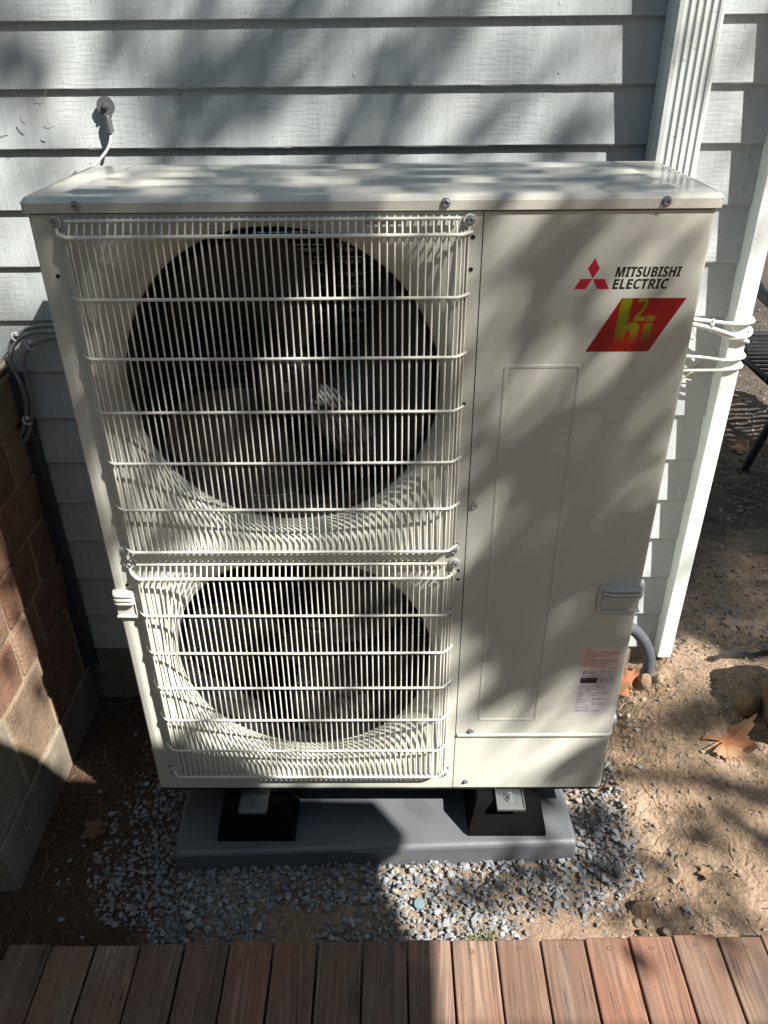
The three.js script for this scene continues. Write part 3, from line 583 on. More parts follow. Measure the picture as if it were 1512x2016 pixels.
// print on the front
const fontB = await new FontLoader().loadAsync('fonts/droid/droid_sans_bold.typeface.json');
{
  const a = 0.0187, c = [0.349, 1.198], h = 0.8660254 * a;
  const em = [poly([[0, 0.0004], [a / 2, h], [0, 2 * h], [-a / 2, h]]), poly([[-0.0005, 0], [-a / 2, -h], [-1.5 * a, -h], [-a, 0]]), poly([[0.0005, 0], [a, 0], [1.5 * a, -h], [a / 2, -h]])];
  const red = pmat(lin(0.52, 0.012, 0.045), { roughness: 0.4 }), ink = mat(lin(0.012, 0.011, 0.012), { roughness: 0.5 });
  part(hp, 'brand_emblem', em.map(s => new THREE.ShapeGeometry(s).translate(c[0], c[1] - 0.001, 0.0009)), red, 'red emblem of three diamonds');
  const word = (str, x0, y0, w, hh) => { const g = new THREE.ExtrudeGeometry(fontB.generateShapes(str, 1), { depth: 0.002, bevelEnabled: true, bevelSize: 0.016, bevelThickness: 0.002, bevelSegments: 1, curveSegments: 6 }); g.computeBoundingBox(); const b = g.boundingBox, sx = w / (b.max.x - b.min.x), sy = hh / (b.max.y - b.min.y); const p = g.attributes.position; for (let i = 0; i < p.count; i++) { const y = (p.getY(i) - b.min.y) * sy; p.setXYZ(i, x0 + (p.getX(i) - b.min.x) * sx * 0.97 + y * 0.15, y0 + y, 0.0009 + p.getZ(i) * 0.02); } return g; };
  part(hp, 'brand_lettering', [word('MITSUBISHI', 0.3835, 1.1995, 0.105, 0.0162), word('ELECTRIC', 0.3815, 1.1805, 0.0895, 0.0162)], ink, 'black words beside the red emblem');
  // clear backing film of the sticker
  part(hp, 'sticker_film', new THREE.ShapeGeometry(rrect(0.312, 1.170, 0.51, 1.243, 0.002)).translate(0, 0, 0.0005), pmat(lin(0.563, 0.55, 0.495), { roughness: 0.34 }));
  // badge
  const cv = document.createElement('canvas'); cv.width = 512; cv.height = 256; const x = cv.getContext('2d');
  let gr = x.createLinearGradient(0, 0, 0, 256); gr.addColorStop(0, '#8e0006'); gr.addColorStop(0.5, '#a00004'); gr.addColorStop(1, '#820004'); x.fillStyle = gr; x.fillRect(0, 0, 512, 256);
  gr = x.createLinearGradient(0, 0, 0, 256); gr.addColorStop(0, '#7f8000'); gr.addColorStop(0.55, '#7a7800'); gr.addColorStop(0.68, '#7a5600'); gr.addColorStop(0.88, '#860a04'); gr.addColorStop(1, '#820004'); x.fillStyle = gr;
  const S = (pts) => { x.beginPath(); pts.forEach(([u, v], i) => i ? x.lineTo(u, v) : x.moveTo(u, v)); x.closePath(); x.fill(); };
  S([[186, 0], [222, 0], [212, 116], [203, 216], [147, 216], [160, 20], [172, 0]]);     // h stem
  x.beginPath(); x.moveTo(206, 132); x.bezierCurveTo(222, 108, 284, 98, 281, 148); x.lineTo(274, 216); x.lineTo(227, 216); x.lineTo(233, 160); x.bezierCurveTo(233, 146, 214, 148, 211, 166); x.lineTo(204, 216); x.lineTo(190, 216); x.closePath(); x.fill();
  S([[316, 82], [361, 82], [357, 108], [312, 108]]); S([[308, 118], [355, 118], [344, 208], [297, 208]]);   // i
  x.fillStyle = '#7e7f00'; x.font = 'bold 152px sans-serif'; x.save(); x.transform(1, 0, -0.1, 1, 238, 106); x.fillText('2', 0, 0, 70); x.restore();
  const t = new THREE.CanvasTexture(cv); t.colorSpace = THREE.SRGBColorSpace;
  const BX0 = 0.352, BY0 = 1.077, BX1 = 0.503, BY1 = 1.166, g = new THREE.ShapeGeometry(poly([[0.352, 1.077], [0.456, 1.077], [0.503, 1.166], [0.400, 1.166]]));
  const p = g.attributes.position, uv = g.attributes.uv; for (let i = 0; i < p.count; i++) uv.setXY(i, (p.getX(i) - BX0) / (BX1 - BX0), (p.getY(i) - BY0) / (BY1 - BY0));
  part(hp, 'badge', g.translate(0, 0, 0.0009), pmat(0xffffff, { map: t, roughness: 0.35 }), 'red parallelogram badge with h2i in lime');
  // warning label and rating plate
  const c2 = document.createElement('canvas'); c2.width = 400; c2.height = 900; const q = c2.getContext('2d');
  q.fillStyle = '#e9d3c6'; q.fillRect(0, 0, 400, 300); q.fillStyle = '#d3cfd2'; q.fillRect(0, 300, 400, 600);
  const txt = (y, x0, x1, h, col, s) => { q.fillStyle = col; let xx = x0, k = 0; while (xx < x1) { const w = 4 + hash(k++, y, s) * 9; q.fillRect(xx, y + hash(k, y, s + 1) * h * 0.2, Math.min(w, x1 - xx), h * (0.55 + 0.4 * hash(k, y, s + 2))); xx += w + (hash(k, y, s + 3) > 0.75 ? 7 : 2); } };
  [[10, 30, 100], [38, 20, 380], [66, 20, 376], [94, 20, 310], [122, 20, 140], [150, 20, 380], [178, 20, 376], [206, 20, 310], [234, 20, 270]].forEach(([y, a0, b0], i) => txt(y, a0, b0, 17, '#b4543e', i + 2)); txt(268, 220, 380, 9, '#b4543e', 51);
  q.fillStyle = '#2a2022'; for (const [ex, ey] of [[62, 322], [50, 342], [74, 342]]) { q.beginPath(); q.moveTo(ex, ey - 12); q.lineTo(ex + 11, ey); q.lineTo(ex, ey + 12); q.lineTo(ex - 11, ey); q.fill(); }
  q.fillStyle = '#8a2a34'; q.font = 'bold 17px sans-serif'; q.fillText('MITSUBISHI', 94, 334); q.fillText('ELECTRIC', 94, 352);
  txt(318, 240, 384, 10, '#7a4a50', 71); q.fillStyle = '#453a3e'; q.font = 'bold 17px sans-serif'; q.fillText('SPLIT SYSTEM HEAT PUMP', 45, 386); txt(372, 330, 372, 12, '#56484c', 73);
  q.fillStyle = '#1d1718'; q.beginPath(); q.moveTo(32, 402); q.lineTo(202, 402); q.quadraticCurveTo(214, 402, 212, 414); q.lineTo(208, 468); q.quadraticCurveTo(206, 478, 196, 478); q.lineTo(32, 478); q.fill(); txt(418, 48, 100, 16, '#8a7c7c', 81); txt(418, 108, 196, 14, '#5a4a4a', 83); txt(446, 48, 120, 10, '#4a3c3c', 85);
  q.strokeStyle = '#4a4448'; q.lineWidth = 2.5; q.strokeRect(222, 402, 168, 76); q.lineWidth = 4; q.beginPath(); q.arc(256, 434, 22, 0, 7); q.stroke(); txt(424, 244, 270, 18, '#4a4448', 87); txt(462, 238, 276, 8, '#4a4448', 89); for (let i = 0; i < 5; i++) txt(412 + i * 12, 296, 382, 6, '#8a8084', 90 + i);
  let y = 500; [[24, 60, 6], [24, 120, 11, 190, 340, 8], [24, 84, 9, 120, 150, 9, 240, 310, 9], [24, 290, 8], [24, 70, 9, 110, 160, 9], [24, 70, 9, 110, 160, 9, 200, 340, 9], [24, 90, 9, 150, 220, 9, 290, 350, 9], [24, 80, 10, 150, 230, 10], [24, 86, 9, 130, 160, 9], [24, 140, 9, 190, 320, 9], [24, 150, 9, 190, 370, 9], [24, 220, 9], [24, 120, 9, 200, 370, 9], [24, 120, 9, 200, 340, 12]].forEach((L, i) => { for (let k = 0; k < L.length; k += 3) txt(y, L[k], L[k + 1], L[k + 2], k % 2 ? '#3c3438' : '#5c4a50', 100 + i * 5 + k); y += 21; });
  txt(806, 24, 250, 7, '#6a5c60', 201); txt(824, 24, 170, 9, '#5a4c50', 203); txt(842, 24, 60, 8, '#3a3034', 205); txt(842, 110, 180, 9, '#3a3034', 206); txt(862, 24, 180, 11, '#2c2428', 207); txt(862, 190, 280, 11, '#2c2428', 208); txt(882, 24, 110, 7, '#5a4c50', 209); txt(882, 130, 270, 7, '#5a4c50', 211);
  const t2 = new THREE.CanvasTexture(c2); t2.colorSpace = THREE.SRGBColorSpace;
  const lab = (x0, x1, y0, y1, v0, v1) => { const gg = new THREE.PlaneGeometry(x1 - x0, y1 - y0); const u2 = gg.attributes.uv; for (let i = 0; i < 4; i++) u2.setY(i, lerp(v0, v1, u2.getY(i))); return gg.translate((x0 + x1) / 2, (y0 + y1) / 2, 0.0009); };
  const lm = mat(lin(0.92, 0.92, 0.92), { map: t2, roughness: 0.55 });
  part(hp, 'warning_label', lab(0.4285, 0.5095, 0.372, 0.432, 0.667, 1), lm, 'pale label with red warning text');
  part(hp, 'rating_label', lab(0.4265, 0.5075, 0.247, 0.3715, 0, 0.667), lm, 'grey rating label with small black print');
}

// ---------------------------------------------------------------- wires, lug, conduit
{
  const l = thing('ground_lug', 'round metal ground lug with grey wire bolted to the siding above the left lid corner', 'ground lug', [-0.531, 1.412, WZ]);
  const O = g => g.translate(0.531, -1.412, -WZ);
  part(l, 'washer', [O(cyl(0.0175, 0.0175, 0.003, 32, 'z', [-0.531, 1.413, WZ + 0.006])), O(cyl(0.0155, 0.0175, 0.001, 32, 'z', [-0.531, 1.413, WZ + 0.008])), O(cyl(0.011, 0.011, 0.016, 18, 'z', [-0.531, 1.413, WZ - 0.004]))], mat(lin(0.14, 0.14, 0.16), { roughness: 0.5, metalness: 0.5 }), 'dark round washer');
  part(l, 'bolt_head', [O(cyl(0.0062, 0.0058, 0.005, 6, 'z', [-0.531, 1.413, WZ + 0.011])), O(cyl(0.0034, 0.003, 0.004, 12, 'z', [-0.531, 1.413, WZ + 0.015]))], M.zinc);
  part(l, 'crimp_sleeve', [O(tube([V(-0.5305, 1.397, WZ + 0.009), V(-0.530, 1.386, WZ + 0.010), V(-0.5295, 1.366, WZ + 0.010)], t => t < 0.4 ? 0.0062 : 0.0075, 14)), O(tube([V(-0.534, 1.394, WZ + 0.013), V(-0.5335, 1.368, WZ + 0.0135)], 0.0022, 6))], M.zinc, 'bright crimp sleeve');
  part(l, 'wire', O(tube(curve([[-0.5295, 1.372, WZ + 0.010], [-0.530, 1.358, WZ + 0.012], [-0.5365, 1.340, WZ + 0.016], [-0.556, 1.318, WZ + 0.025], [-0.575, 1.302, WZ + 0.04], [-0.592, 1.292, WZ + 0.056], [-0.61, 1.275, WZ + 0.07]], 28), 0.003, 8)), mat(lin(0.4, 0.42, 0.43), { roughness: 0.5 }));
  part(l, 'clamp', [O(tube([V(-0.593, 1.297, WZ + 0.055), V(-0.605, 1.287, WZ + 0.062)], 0.0068, 12)), O(tube([V(-0.607, 1.290, WZ + 0.06), V(-0.612, 1.283, WZ + 0.062), V(-0.612, 1.255, WZ + 0.062)], 0.004, 8))], M.zinc);
}
{
  const c = thing('cable_bundle', 'grey cables tied together and looping down the wall left of the heat pump', 'cable', [-0.8, 0.8, -0.46]);
  const O = g => g.translate(0.8, -0.8, 0.46), z = -0.462;
  const run = [[[-0.55, 0.966, z], [-0.70, 0.977, z], [-0.755, 0.977, z], [-0.795, 0.967, z + 0.004], [-0.825, 0.945, z + 0.006], [-0.838, 0.915, z + 0.006], [-0.838, 0.87, z + 0.005], [-0.826, 0.82, z + 0.004], [-0.836, 0.76, z + 0.006], [-0.843, 0.72, z + 0.008], [-0.90, 0.665, z + 0.02], [-0.99, 0.62, z + 0.02]],
    [[-0.55, 0.96, z + 0.012], [-0.71, 0.967, z + 0.012], [-0.765, 0.966, z + 0.012], [-0.80, 0.954, z + 0.014], [-0.828, 0.926, z + 0.014], [-0.836, 0.89, z + 0.013], [-0.828, 0.84, z + 0.012], [-0.83, 0.79, z + 0.010], [-0.848, 0.735, z + 0.014], [-0.87, 0.70, z + 0.02]],
    [[-0.55, 0.938, z + 0.004], [-0.69, 0.949, z + 0.004], [-0.745, 0.947, z + 0.004], [-0.785, 0.932, z + 0.007], [-0.808, 0.902, z + 0.008], [-0.814, 0.862, z + 0.008], [-0.816, 0.80, z + 0.006], [-0.829, 0.745, z + 0.008], [-0.852, 0.70, z + 0.016], [-0.905, 0.65, z + 0.03], [-0.98, 0.59, z + 0.03]]];
  run.forEach((r, i) => part(c, 'cable', O(tube(curve(r, 60), i === 2 ? 0.0042 : 0.0046, 8)), M.cable));
  for (const p of [[-0.786, 0.936, z + 0.006], [-0.812, 0.954, z + 0.006], [-0.836, 0.752, z + 0.01]]) part(c, 'cable_tie', [O(new THREE.TorusGeometry(0.011, 0.0018, 6, 18).rotateY(1.2).rotateZ(0.7).translate(...p)), O(box(p[0] + 0.002, p[0] + 0.009, p[1] + 0.006, p[1] + 0.013, p[2] + 0.006, p[2] + 0.012, 0.001))], M.whiteCable);
  const d = thing('cable_bundle', 'white cables wrapped around the white corner board right of the heat pump', 'cable', [0.8, 0.95, -0.44]);
  const Q = g => g.translate(-0.8, -0.95, 0.44), zf = -0.446;
  const r2 = [[[0.56, 0.990, -0.478], [0.66, 0.986, -0.472], [0.73, 0.980, -0.462], [0.79, 0.977, zf], [0.82, 0.979, zf], [0.8325, 0.981, -0.456], [0.832, 0.984, -0.50]],
    [[0.56, 0.985, -0.468], [0.66, 0.978, -0.464], [0.73, 0.968, -0.456], [0.785, 0.953, zf], [0.822, 0.938, zf], [0.832, 0.932, -0.458], [0.832, 0.93, -0.50]],
    [[0.56, 0.972, -0.478], [0.66, 0.972, -0.474], [0.74, 0.962, -0.462], [0.79, 0.944, zf - 0.001], [0.82, 0.950, zf + 0.004], [0.833, 0.957, -0.455], [0.832, 0.962, -0.50]],
    [[0.56, 0.895, -0.478], [0.66, 0.896, -0.474], [0.74, 0.895, -0.46], [0.79, 0.893, zf], [0.82, 0.897, zf], [0.832, 0.899, -0.456], [0.832, 0.9, -0.50]],
    [[0.56, 0.852, -0.478], [0.66, 0.857, -0.476], [0.74, 0.863, -0.462], [0.79, 0.870, zf], [0.82, 0.874, zf], [0.831, 0.876, -0.456], [0.831, 0.877, -0.50]]];
  r2.forEach((r, i) => part(d, 'cable', Q(tube(curve(r, 44), i < 3 ? 0.0042 : 0.0034, 8)), M.whiteCable));
  part(d, 'cable_clip', [Q(new THREE.TorusGeometry(0.0095, 0.002, 6, 16).rotateY(1.4).translate(0.745, 0.974, -0.459)), Q(box(0.741, 0.751, 0.956, 0.966, -0.459, -0.452, 0.001))], M.whiteCable);
  // flexible conduit
  const pts = curve([[0.60, 0.19, -0.36], [0.655, 0.158, -0.40], [0.70, 0.118, -0.43], [0.735, 0.07, -0.44], [0.757, 0.02, -0.437], [0.764, -0.05, -0.434]], 150);
  single('flexible_conduit', tube(pts, t => 0.0152 + 0.0016 * (Math.floor(t * 150) % 3 === 0 ? 0 : 1), 16), M.conduit, 'grey ribbed flexible conduit curving into the soil beside the corner board', 'conduit');
}

// ---------------------------------------------------------------- gravel, soil crumbs, litter
const stoneShapes = [];
for (let k = 0; k < 14; k++) { const pts = []; for (let i = 0; i < 11; i++) { const v = V(rr(-1, 1), rr(-1, 1), rr(-1, 1)).normalize().multiplyScalar(rr(0.75, 1)); pts.push(V(v.x * 1.0, v.y * rr(0.62, 0.72), v.z * 0.85)); } stoneShapes.push(new ConvexGeometry(pts)); }
function scatter(list) {                 // list of {p, r, c, e}: merged stones with their own colours
  let n = 0; const G = list.map(s => { const g = s.g || stoneShapes[Math.floor(rnd() * 14)]; n += g.attributes.position.count; return g; });
  const pos = new Float32Array(n * 3), nor = new Float32Array(n * 3), col = new Float32Array(n * 3), uv = new Float32Array(n * 2);
  let o = 0; const m = new THREE.Matrix4(), nm = new THREE.Matrix3(), v = V(0, 0, 0);
  list.forEach((s, i) => {
    const g = G[i], P = g.attributes.position, N = g.attributes.normal;
    m.compose(s.p, new THREE.Quaternion().setFromEuler(new THREE.Euler(rr(-0.5, 0.5), rr(0, 6.3), rr(-0.5, 0.5))), V(s.r * rr(0.8, 1.25), s.r * rr(0.8, 1.1), s.r * rr(0.8, 1.2))); nm.getNormalMatrix(m);
    for (let k = 0; k < P.count; k++, o++) {
      v.fromBufferAttribute(P, k); uv[o * 2] = v.x * s.r + i * 0.013; uv[o * 2 + 1] = v.z * s.r + v.y * s.r;
      v.applyMatrix4(m); pos.set([v.x, v.y, v.z], o * 3);
      v.fromBufferAttribute(N, k).applyMatrix3(nm).normalize(); nor.set([v.x, v.y, v.z], o * 3);
      col.set(s.c, o * 3);
    }
  });
  const g = new THREE.BufferGeometry(); g.setAttribute('position', new THREE.BufferAttribute(pos, 3)); g.setAttribute('normal', new THREE.BufferAttribute(nor, 3)); g.setAttribute('color', new THREE.BufferAttribute(col, 3)); g.setAttribute('uv', new THREE.BufferAttribute(uv, 2)); return g;
}
function gravelD(x, z) {
  const padF = 0.07 - 0.036 * (x + 0.01), n = wn(x, z, 9, 3, 501) - 0.5, inX = x > -0.487 && x < 0.467;
  if (inX && z < padF - 0.004 && z > -0.44) return 0;
  let d = 0;
  const dz = z - padF;
  if (x > -0.56 && x < 0.6) d = Math.max(d, sst(dz + n * 0.07, 0.16, 0.1) * sst(-x, 0.62, 0.5) * sst(x, 0.62, 0.56));
  const right = Math.max(Math.abs(x - 0.535) / 0.085, Math.abs(z + 0.06) / 0.22); d = Math.max(d, sst(right + n * 0.9, 1.15, 0.8));
  const left = sst(x + n * 0.2, -0.75, -0.56) * (x < -0.47 ? 1 : 0) * sst(z, 0.24, 0.1) * sst(z, -0.42, -0.25); d = Math.max(d, left * lerp(0.55, 1.0, sst(z, -0.25, -0.02)));
  const blob = (cx, cz, rx, rz) => sst(Math.hypot((x - cx) / rx, (z - cz) / rz) + n * 1.1, 1.15, 0.7);
  d = Math.max(d, blob(-0.36, 0.235, 0.16, 0.075), blob(0.14, 0.225, 0.17, 0.1), blob(-0.08, 0.26, 0.08, 0.045) * 0.8, blob(-0.55, 0.17, 0.1, 0.06) * 0.8, blob(-0.47, 0.1, 0.1, 0.09));
  d *= 1 - 0.6 * blob(-0.12, 0.205, 0.12, 0.026) * (x < 0.05 ? 1 : 0);
  return Math.max(d, 0.03 * sst(-Math.abs(x), -0.85, -0.6) * sst(z, -0.45, -0.3) * (x > 0.7 ? 0 : 1));
}
{
  const list = [], cell = 0.0108;
  for (let layer = 0; layer < 2; layer++) for (let x = -0.85; x < 0.72; x += cell) for (let z = -0.46; z < 0.31; z += cell) {
    const px = x + rr(0, cell), pz = z + rr(0, cell), d = gravelD(px, pz);
    if (rnd() > d * (layer ? 0.6 : 0.9)) continue;
    if (pz > 0.298 - 0.0142 * px) continue;
    const r = Math.pow(rnd(), 1.7) * 0.0086 + 0.004, t = rr(0.115, 0.26), w = rnd();
    const c = w < 0.12 ? [t * 1.05, t * 0.9, t * 0.74] : w < 0.4 ? [t * 0.94, t, t * 1.06] : [t * 0.97, t, t * 1.02];
    list.push({ p: V(px, soilH(px, pz) + r * 0.18 + layer * 0.009 * d, pz), r, c });
  }
  tag(single('gravel', scatter(list), M.stone, 'blue grey crushed gravel spread around the grey equipment pad', 'gravel'), null, null, null, 'stuff');
  const crumbs = [];
  for (let i = 0; i < 5200; i++) {
    const x = rr(0.42, 1.6), z = rr(-0.6, 0.31); if (x < 0.83 && z < -0.42) continue;
    if (x < 0.6 && gravelD(x, z) > 0.3) continue;
    const r = Math.pow(rnd(), 4) * 0.008 + 0.0012, t = rr(0.13, 0.27) ; crumbs.push({ p: V(x, soilH(x, z) + r * 0.25, z), r, c: [t, t * 0.8, t * 0.63] });
  }
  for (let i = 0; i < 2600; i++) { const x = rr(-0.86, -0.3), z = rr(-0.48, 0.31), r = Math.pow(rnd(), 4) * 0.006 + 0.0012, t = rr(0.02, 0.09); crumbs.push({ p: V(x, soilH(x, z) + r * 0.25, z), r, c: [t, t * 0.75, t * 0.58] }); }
  for (let i = 0; i < 700; i++) { const x = rr(-0.1, 0.62), z = rr(0.1, 0.31), r = Math.pow(rnd(), 4) * 0.005 + 0.0012, t = rr(0.12, 0.25); crumbs.push({ p: V(x, soilH(x, z) + r * 0.25, z), r, c: [t, t * 0.82, t * 0.66] }); }
  tag(single('soil_crumbs', scatter(crumbs), M.stone, 'small brown soil crumbs and grit lying on the bare soil', 'soil'), null, null, null, 'stuff');
  const peb = [];
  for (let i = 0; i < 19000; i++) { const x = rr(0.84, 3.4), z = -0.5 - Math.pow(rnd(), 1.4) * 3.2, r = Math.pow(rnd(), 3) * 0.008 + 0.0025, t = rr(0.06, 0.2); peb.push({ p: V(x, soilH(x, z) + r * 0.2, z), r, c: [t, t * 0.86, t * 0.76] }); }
  tag(single('dark_pebbles', scatter(peb), M.stone, 'dark pebbly ground cover beyond the house corner', 'pebbles'), null, null, null, 'stuff');
  // needles and twig bits
  const nd = (n, fx, fz, L, tone, ok = () => true) => { const out = []; for (let i = 0; i < n; i++) { const x = fx(), z = fz(); if (!ok(x, z)) continue; const a = rr(0, 6.3), l = L(), y = soilH(x, z) + 0.002, b = rr(-0.3, 0.3) * l, c = Math.cos(a), s = Math.sin(a); const g = tube([V(x, y, z), V(x + c * l / 2 - s * b, y + 0.002 + rr(0, 0.004), z + s * l / 2 + c * b), V(x + c * l, soilH(x + c * l, z + s * l) + 0.002, z + s * l)], rr(0.0005, 0.0011), 4); const q = tone(), C = new Float32Array(g.attributes.position.count * 3); for (let k = 0; k < C.length; k += 3) C.set(q, k); g.setAttribute('color', new THREE.BufferAttribute(C, 3)); out.push(g); } return out; };
  const bt = () => { const t = rr(0.06, 0.45); return [t, t * 0.7, t * 0.46]; }, rt = () => { const t = rr(0.05, 0.26); return [t, t * 0.52, t * 0.3]; };
  tag(single('pine_needles', [...nd(620, () => rr(0.5, 1.5), () => rr(-0.55, 0.31), () => rr(0.008, 0.04), bt, (x, z) => x > 0.62 || z > 0.1), ...nd(520, () => rr(-0.86, -0.42), () => rr(-0.47, 0.31), () => rr(0.01, 0.05), rt), ...nd(420, () => rr(0.85, 2.6), () => rr(-2.4, -0.45), () => rr(0.015, 0.05), bt)], M.needle, 'dry pine needles and twig bits littering the soil', 'litter'), null, null, null, 'stuff');
}
{ // needles and threads hanging on the siding, left of the lug
  const out = [], put = (pts, r, c) => { const g = tube(curve(pts, 10), r, 4); const C = new Float32Array(g.attributes.position.count * 3); for (let k = 0; k < C.length; k += 3) C.set(c, k); g.setAttribute('color', new THREE.BufferAttribute(C, 3)); out.push(g); };
  const dk = [0.05, 0.045, 0.045], rd = [0.35, 0.16, 0.08], tn = [0.4, 0.32, 0.2];
  const z = WZ - 0.001, S = (x, y, l, a, bend, c, r = 0.0006) => put([[x, y, z], [x + l / 2 * Math.cos(a) - bend * Math.sin(a), y + l / 2 * Math.sin(a) + bend * Math.cos(a), z + 0.0022], [x + l * Math.cos(a), y + l * Math.sin(a), z]], r, c);
  S(-0.765, 1.353, 0.026, 0.35, 0.003, dk, 0.0005); S(-0.72, 1.378, 0.02, -1.0, 0.002, dk, 0.0006); S(-0.68, 1.352, 0.017, -0.4, 0.002, dk, 0.0007); S(-0.648, 1.348, 0.022, -0.8, -0.002, dk, 0.0005); S(-0.664, 1.378, 0.022, 0.1, 0, tn, 0.0004); S(-0.70, 1.385, 0.022, 1.75, 0.001, tn, 0.0004); S(-0.79, 1.405, 0.013, 1.5, 0, dk, 0.0005); S(-0.797, 1.412, 0.016, -0.1, 0, dk, 0.0005); S(-0.67, 1.428, 0.035, 0.6, -0.008, tn, 0.0004); S(-0.82, 1.438, 0.045, -0.5, 0.004, tn, 0.0005); S(-0.82, 1.316, 0.03, 0.3, 0.004, tn, 0.0005); S(-0.57, 1.345, 0.1, -0.12, 0.001, [0.3, 0.3, 0.3], 0.0003);
  S(0.735, 0.845, 0.03, 1.0, 0.004, rd, 0.002); S(0.72, 0.835, 0.03, 0.5, 0.004, tn, 0.0012); S(0.715, 0.83, 0.028, -0.2, 0.003, [0.5, 0.5, 0.48], 0.001); S(0.75, 0.84, 0.04, 0.1, 0.003, tn, 0.0005); S(0.73, 0.93, 0.03, 2.0, 0.004, dk); S(0.74, 0.905, 0.026, -0.9, 0.004, tn);
  tag(single('needle_debris', out, M.needle, 'dry needles and cobweb threads stuck on the siding', 'debris'), null, null, null, 'stuff');
}
function rockGeo(sx, sy, sz, s, c, amp = 0.22) {
  const g = new THREE.IcosahedronGeometry(1, 5), p = g.attributes.position, col = new Float32Array(p.count * 3);
  for (let i = 0; i < p.count; i++) {
    const v = V(p.getX(i), p.getY(i), p.getZ(i)), n = wn(v.x * 0.5 + s, v.y * 0.5 + v.z * 0.37, 2.2, 3, 601 + s) - 0.5, m = wn(v.x + s, v.z - v.y * 0.7, 6, 3, 607 + s) - 0.5;
    v.multiplyScalar(1 + amp * 2 * n + amp * 0.35 * m); p.setXYZ(i, v.x * sx, v.y * sy, v.z * sz);
    const t = 0.8 + 0.5 * n + 0.3 * m; col.set(c.map(q => q * t), i * 3);
  }
  g.setAttribute('color', new THREE.BufferAttribute(col, 3)); g.computeVertexNormals(); return toCreasedNormals(boxUV(g), 1.0);
}
function rock(x, z, sx, sy, sz, s, c, label, lift = 0.25, amp) { const r = single('rock', rockGeo(sx, sy, sz, s, c, amp), M.rock, label, 'rock'); r.position.set(x, soilH(x, z) + sy * lift, z); r.rotation.y = s * 1.3; return r; }
const tan = [0.55, 0.42, 0.33], gry = [0.4, 0.38, 0.34], pale = [0.75, 0.7, 0.62];
rock(0.745, -0.398, 0.021, 0.021, 0.018, 1, tan, 'rounded tan rock beside the heat pump, left of the white pebble');
rock(0.779, -0.39, 0.010, 0.017, 0.011, 2, pale, 'small upright pale pebble right of the rounded tan rock');
rock(0.99, -0.29, 0.041, 0.032, 0.030, 3, [0.40, 0.31, 0.20], 'smooth oval brown rock lying in the shadow of the large rock', 0.5, 0.08);
rock(1.13, -0.25, 0.125, 0.185, 0.125, 4, [0.46, 0.35, 0.25], 'large rough tan rock at the right edge of the photo', 0.5);
rock(0.598, 0.195, 0.024, 0.021, 0.021, 5, [0.34, 0.25, 0.18], 'brown rock lying on the soil near the deck', 0.3);
rock(0.578, 0.222, 0.011, 0.009, 0.01, 6, gry, 'small grey stone touching the brown rock near the deck');
rock(0.583, 0.25, 0.013, 0.012, 0.012, 7, [0.22, 0.18, 0.15], 'dark stone at the deck edge in front of the brown rock');
rock(0.635, 0.25, 0.014, 0.012, 0.012, 8, gry, 'grey stone at the deck edge, farthest right');
single('edging_strip', (() => { const pts = curve([[0.95, 0, -0.46], [1.02, 0, -0.475], [1.09, 0, -0.47], [1.2, 0, -0.46]], 24); return grid(24, 4, (s, t, i) => { const p = pts[i]; return [p.x, soilH(p.x, p.z) - 0.01 + t * 0.036 + 0.006 * Math.sin(s * 9), p.z + 0.014 * Math.sin(t * 2.4), s, t]; }); })(), mat(lin(0.03, 0.032, 0.036), { roughness: 0.3, side: THREE.DoubleSide }), 'black plastic edging strip behind the oval brown rock', 'edging');
{ // pale blue bottle cap
  const c = new THREE.LatheGeometry([[0, 0.0045], [0.011, 0.0045], [0.0125, 0.0035], [0.013, 0], [0.0125, -0.003]].map(a => new THREE.Vector2(...a)), 28);
  const o = single('bottle_cap', c, mat(lin(0.07, 0.12, 0.145), { roughness: 0.6, side: THREE.DoubleSide }), 'pale blue round cap lying on the gravel between pad and deck', 'cap'); o.position.set(0.089, soilH(0.089, 0.187) + 0.02, 0.187); o.rotation.set(0.35, 0, -0.1);
}
// fallen leaves
function leafGeo(s, curl, c1, c2, lobes = 5) {
  const N = 90, K = 8;
  const rad = a => { let r = 0.36; for (let i = 0; i < lobes; i++) { const c = (i - (lobes - 1) / 2) * 1.0, L = [0.7, 0.94, 1, 0.92, 0.66][i], d = Math.abs(a - c); r = Math.max(r, L * (1 - 0.40 * Math.pow(Math.min(1, d / 0.52), 1.15)) + 0.055 * Math.sin(d * 34) * Math.exp(-d * 2.5)); } return r * (1 + 0.05 * Math.sin(a * 23 + s)); };
  const g = grid(N, K, (t, q) => { const a = lerp(-2.75, 2.75, t), r = rad(a) * q, x = r * Math.sin(a), y = r * Math.cos(a); const z = curl * (0.55 * r * r * (0.5 + 0.5 * Math.sin(a * 1.7 + s)) + 0.10 * Math.sin(x * 6 + s) * r + 0.07 * Math.cos(y * 7 + s * 2) * r - 0.06 * Math.pow(Math.abs(Math.sin(a * lobes / 2.0)), 0.5) * r); return [x, z, -y, x, y]; });
  const p = g.attributes.position, col = new Float32Array(p.count * 3);
  for (let j = 0; j <= K; j++) for (let i = 0; i <= N; i++) { const k = j * (N + 1) + i, a = lerp(-2.75, 2.75, i / N); let vein = 1; for (let m = 0; m < lobes; m++) { const c = (m - (lobes - 1) / 2) * (lobes === 5 ? 1.02 : 1.25); if (Math.abs(a - c) < 0.045 / (0.15 + j / K)) vein = 0.72; } const n = wn(p.getX(k) + s, p.getZ(k), 3, 3, 701); col.set(c1.map((v, q) => lerp(v, c2[q], sst(n, 0.35, 0.65)) * vein), k * 3); }
  g.setAttribute('color', new THREE.BufferAttribute(col, 3)); return g;
}
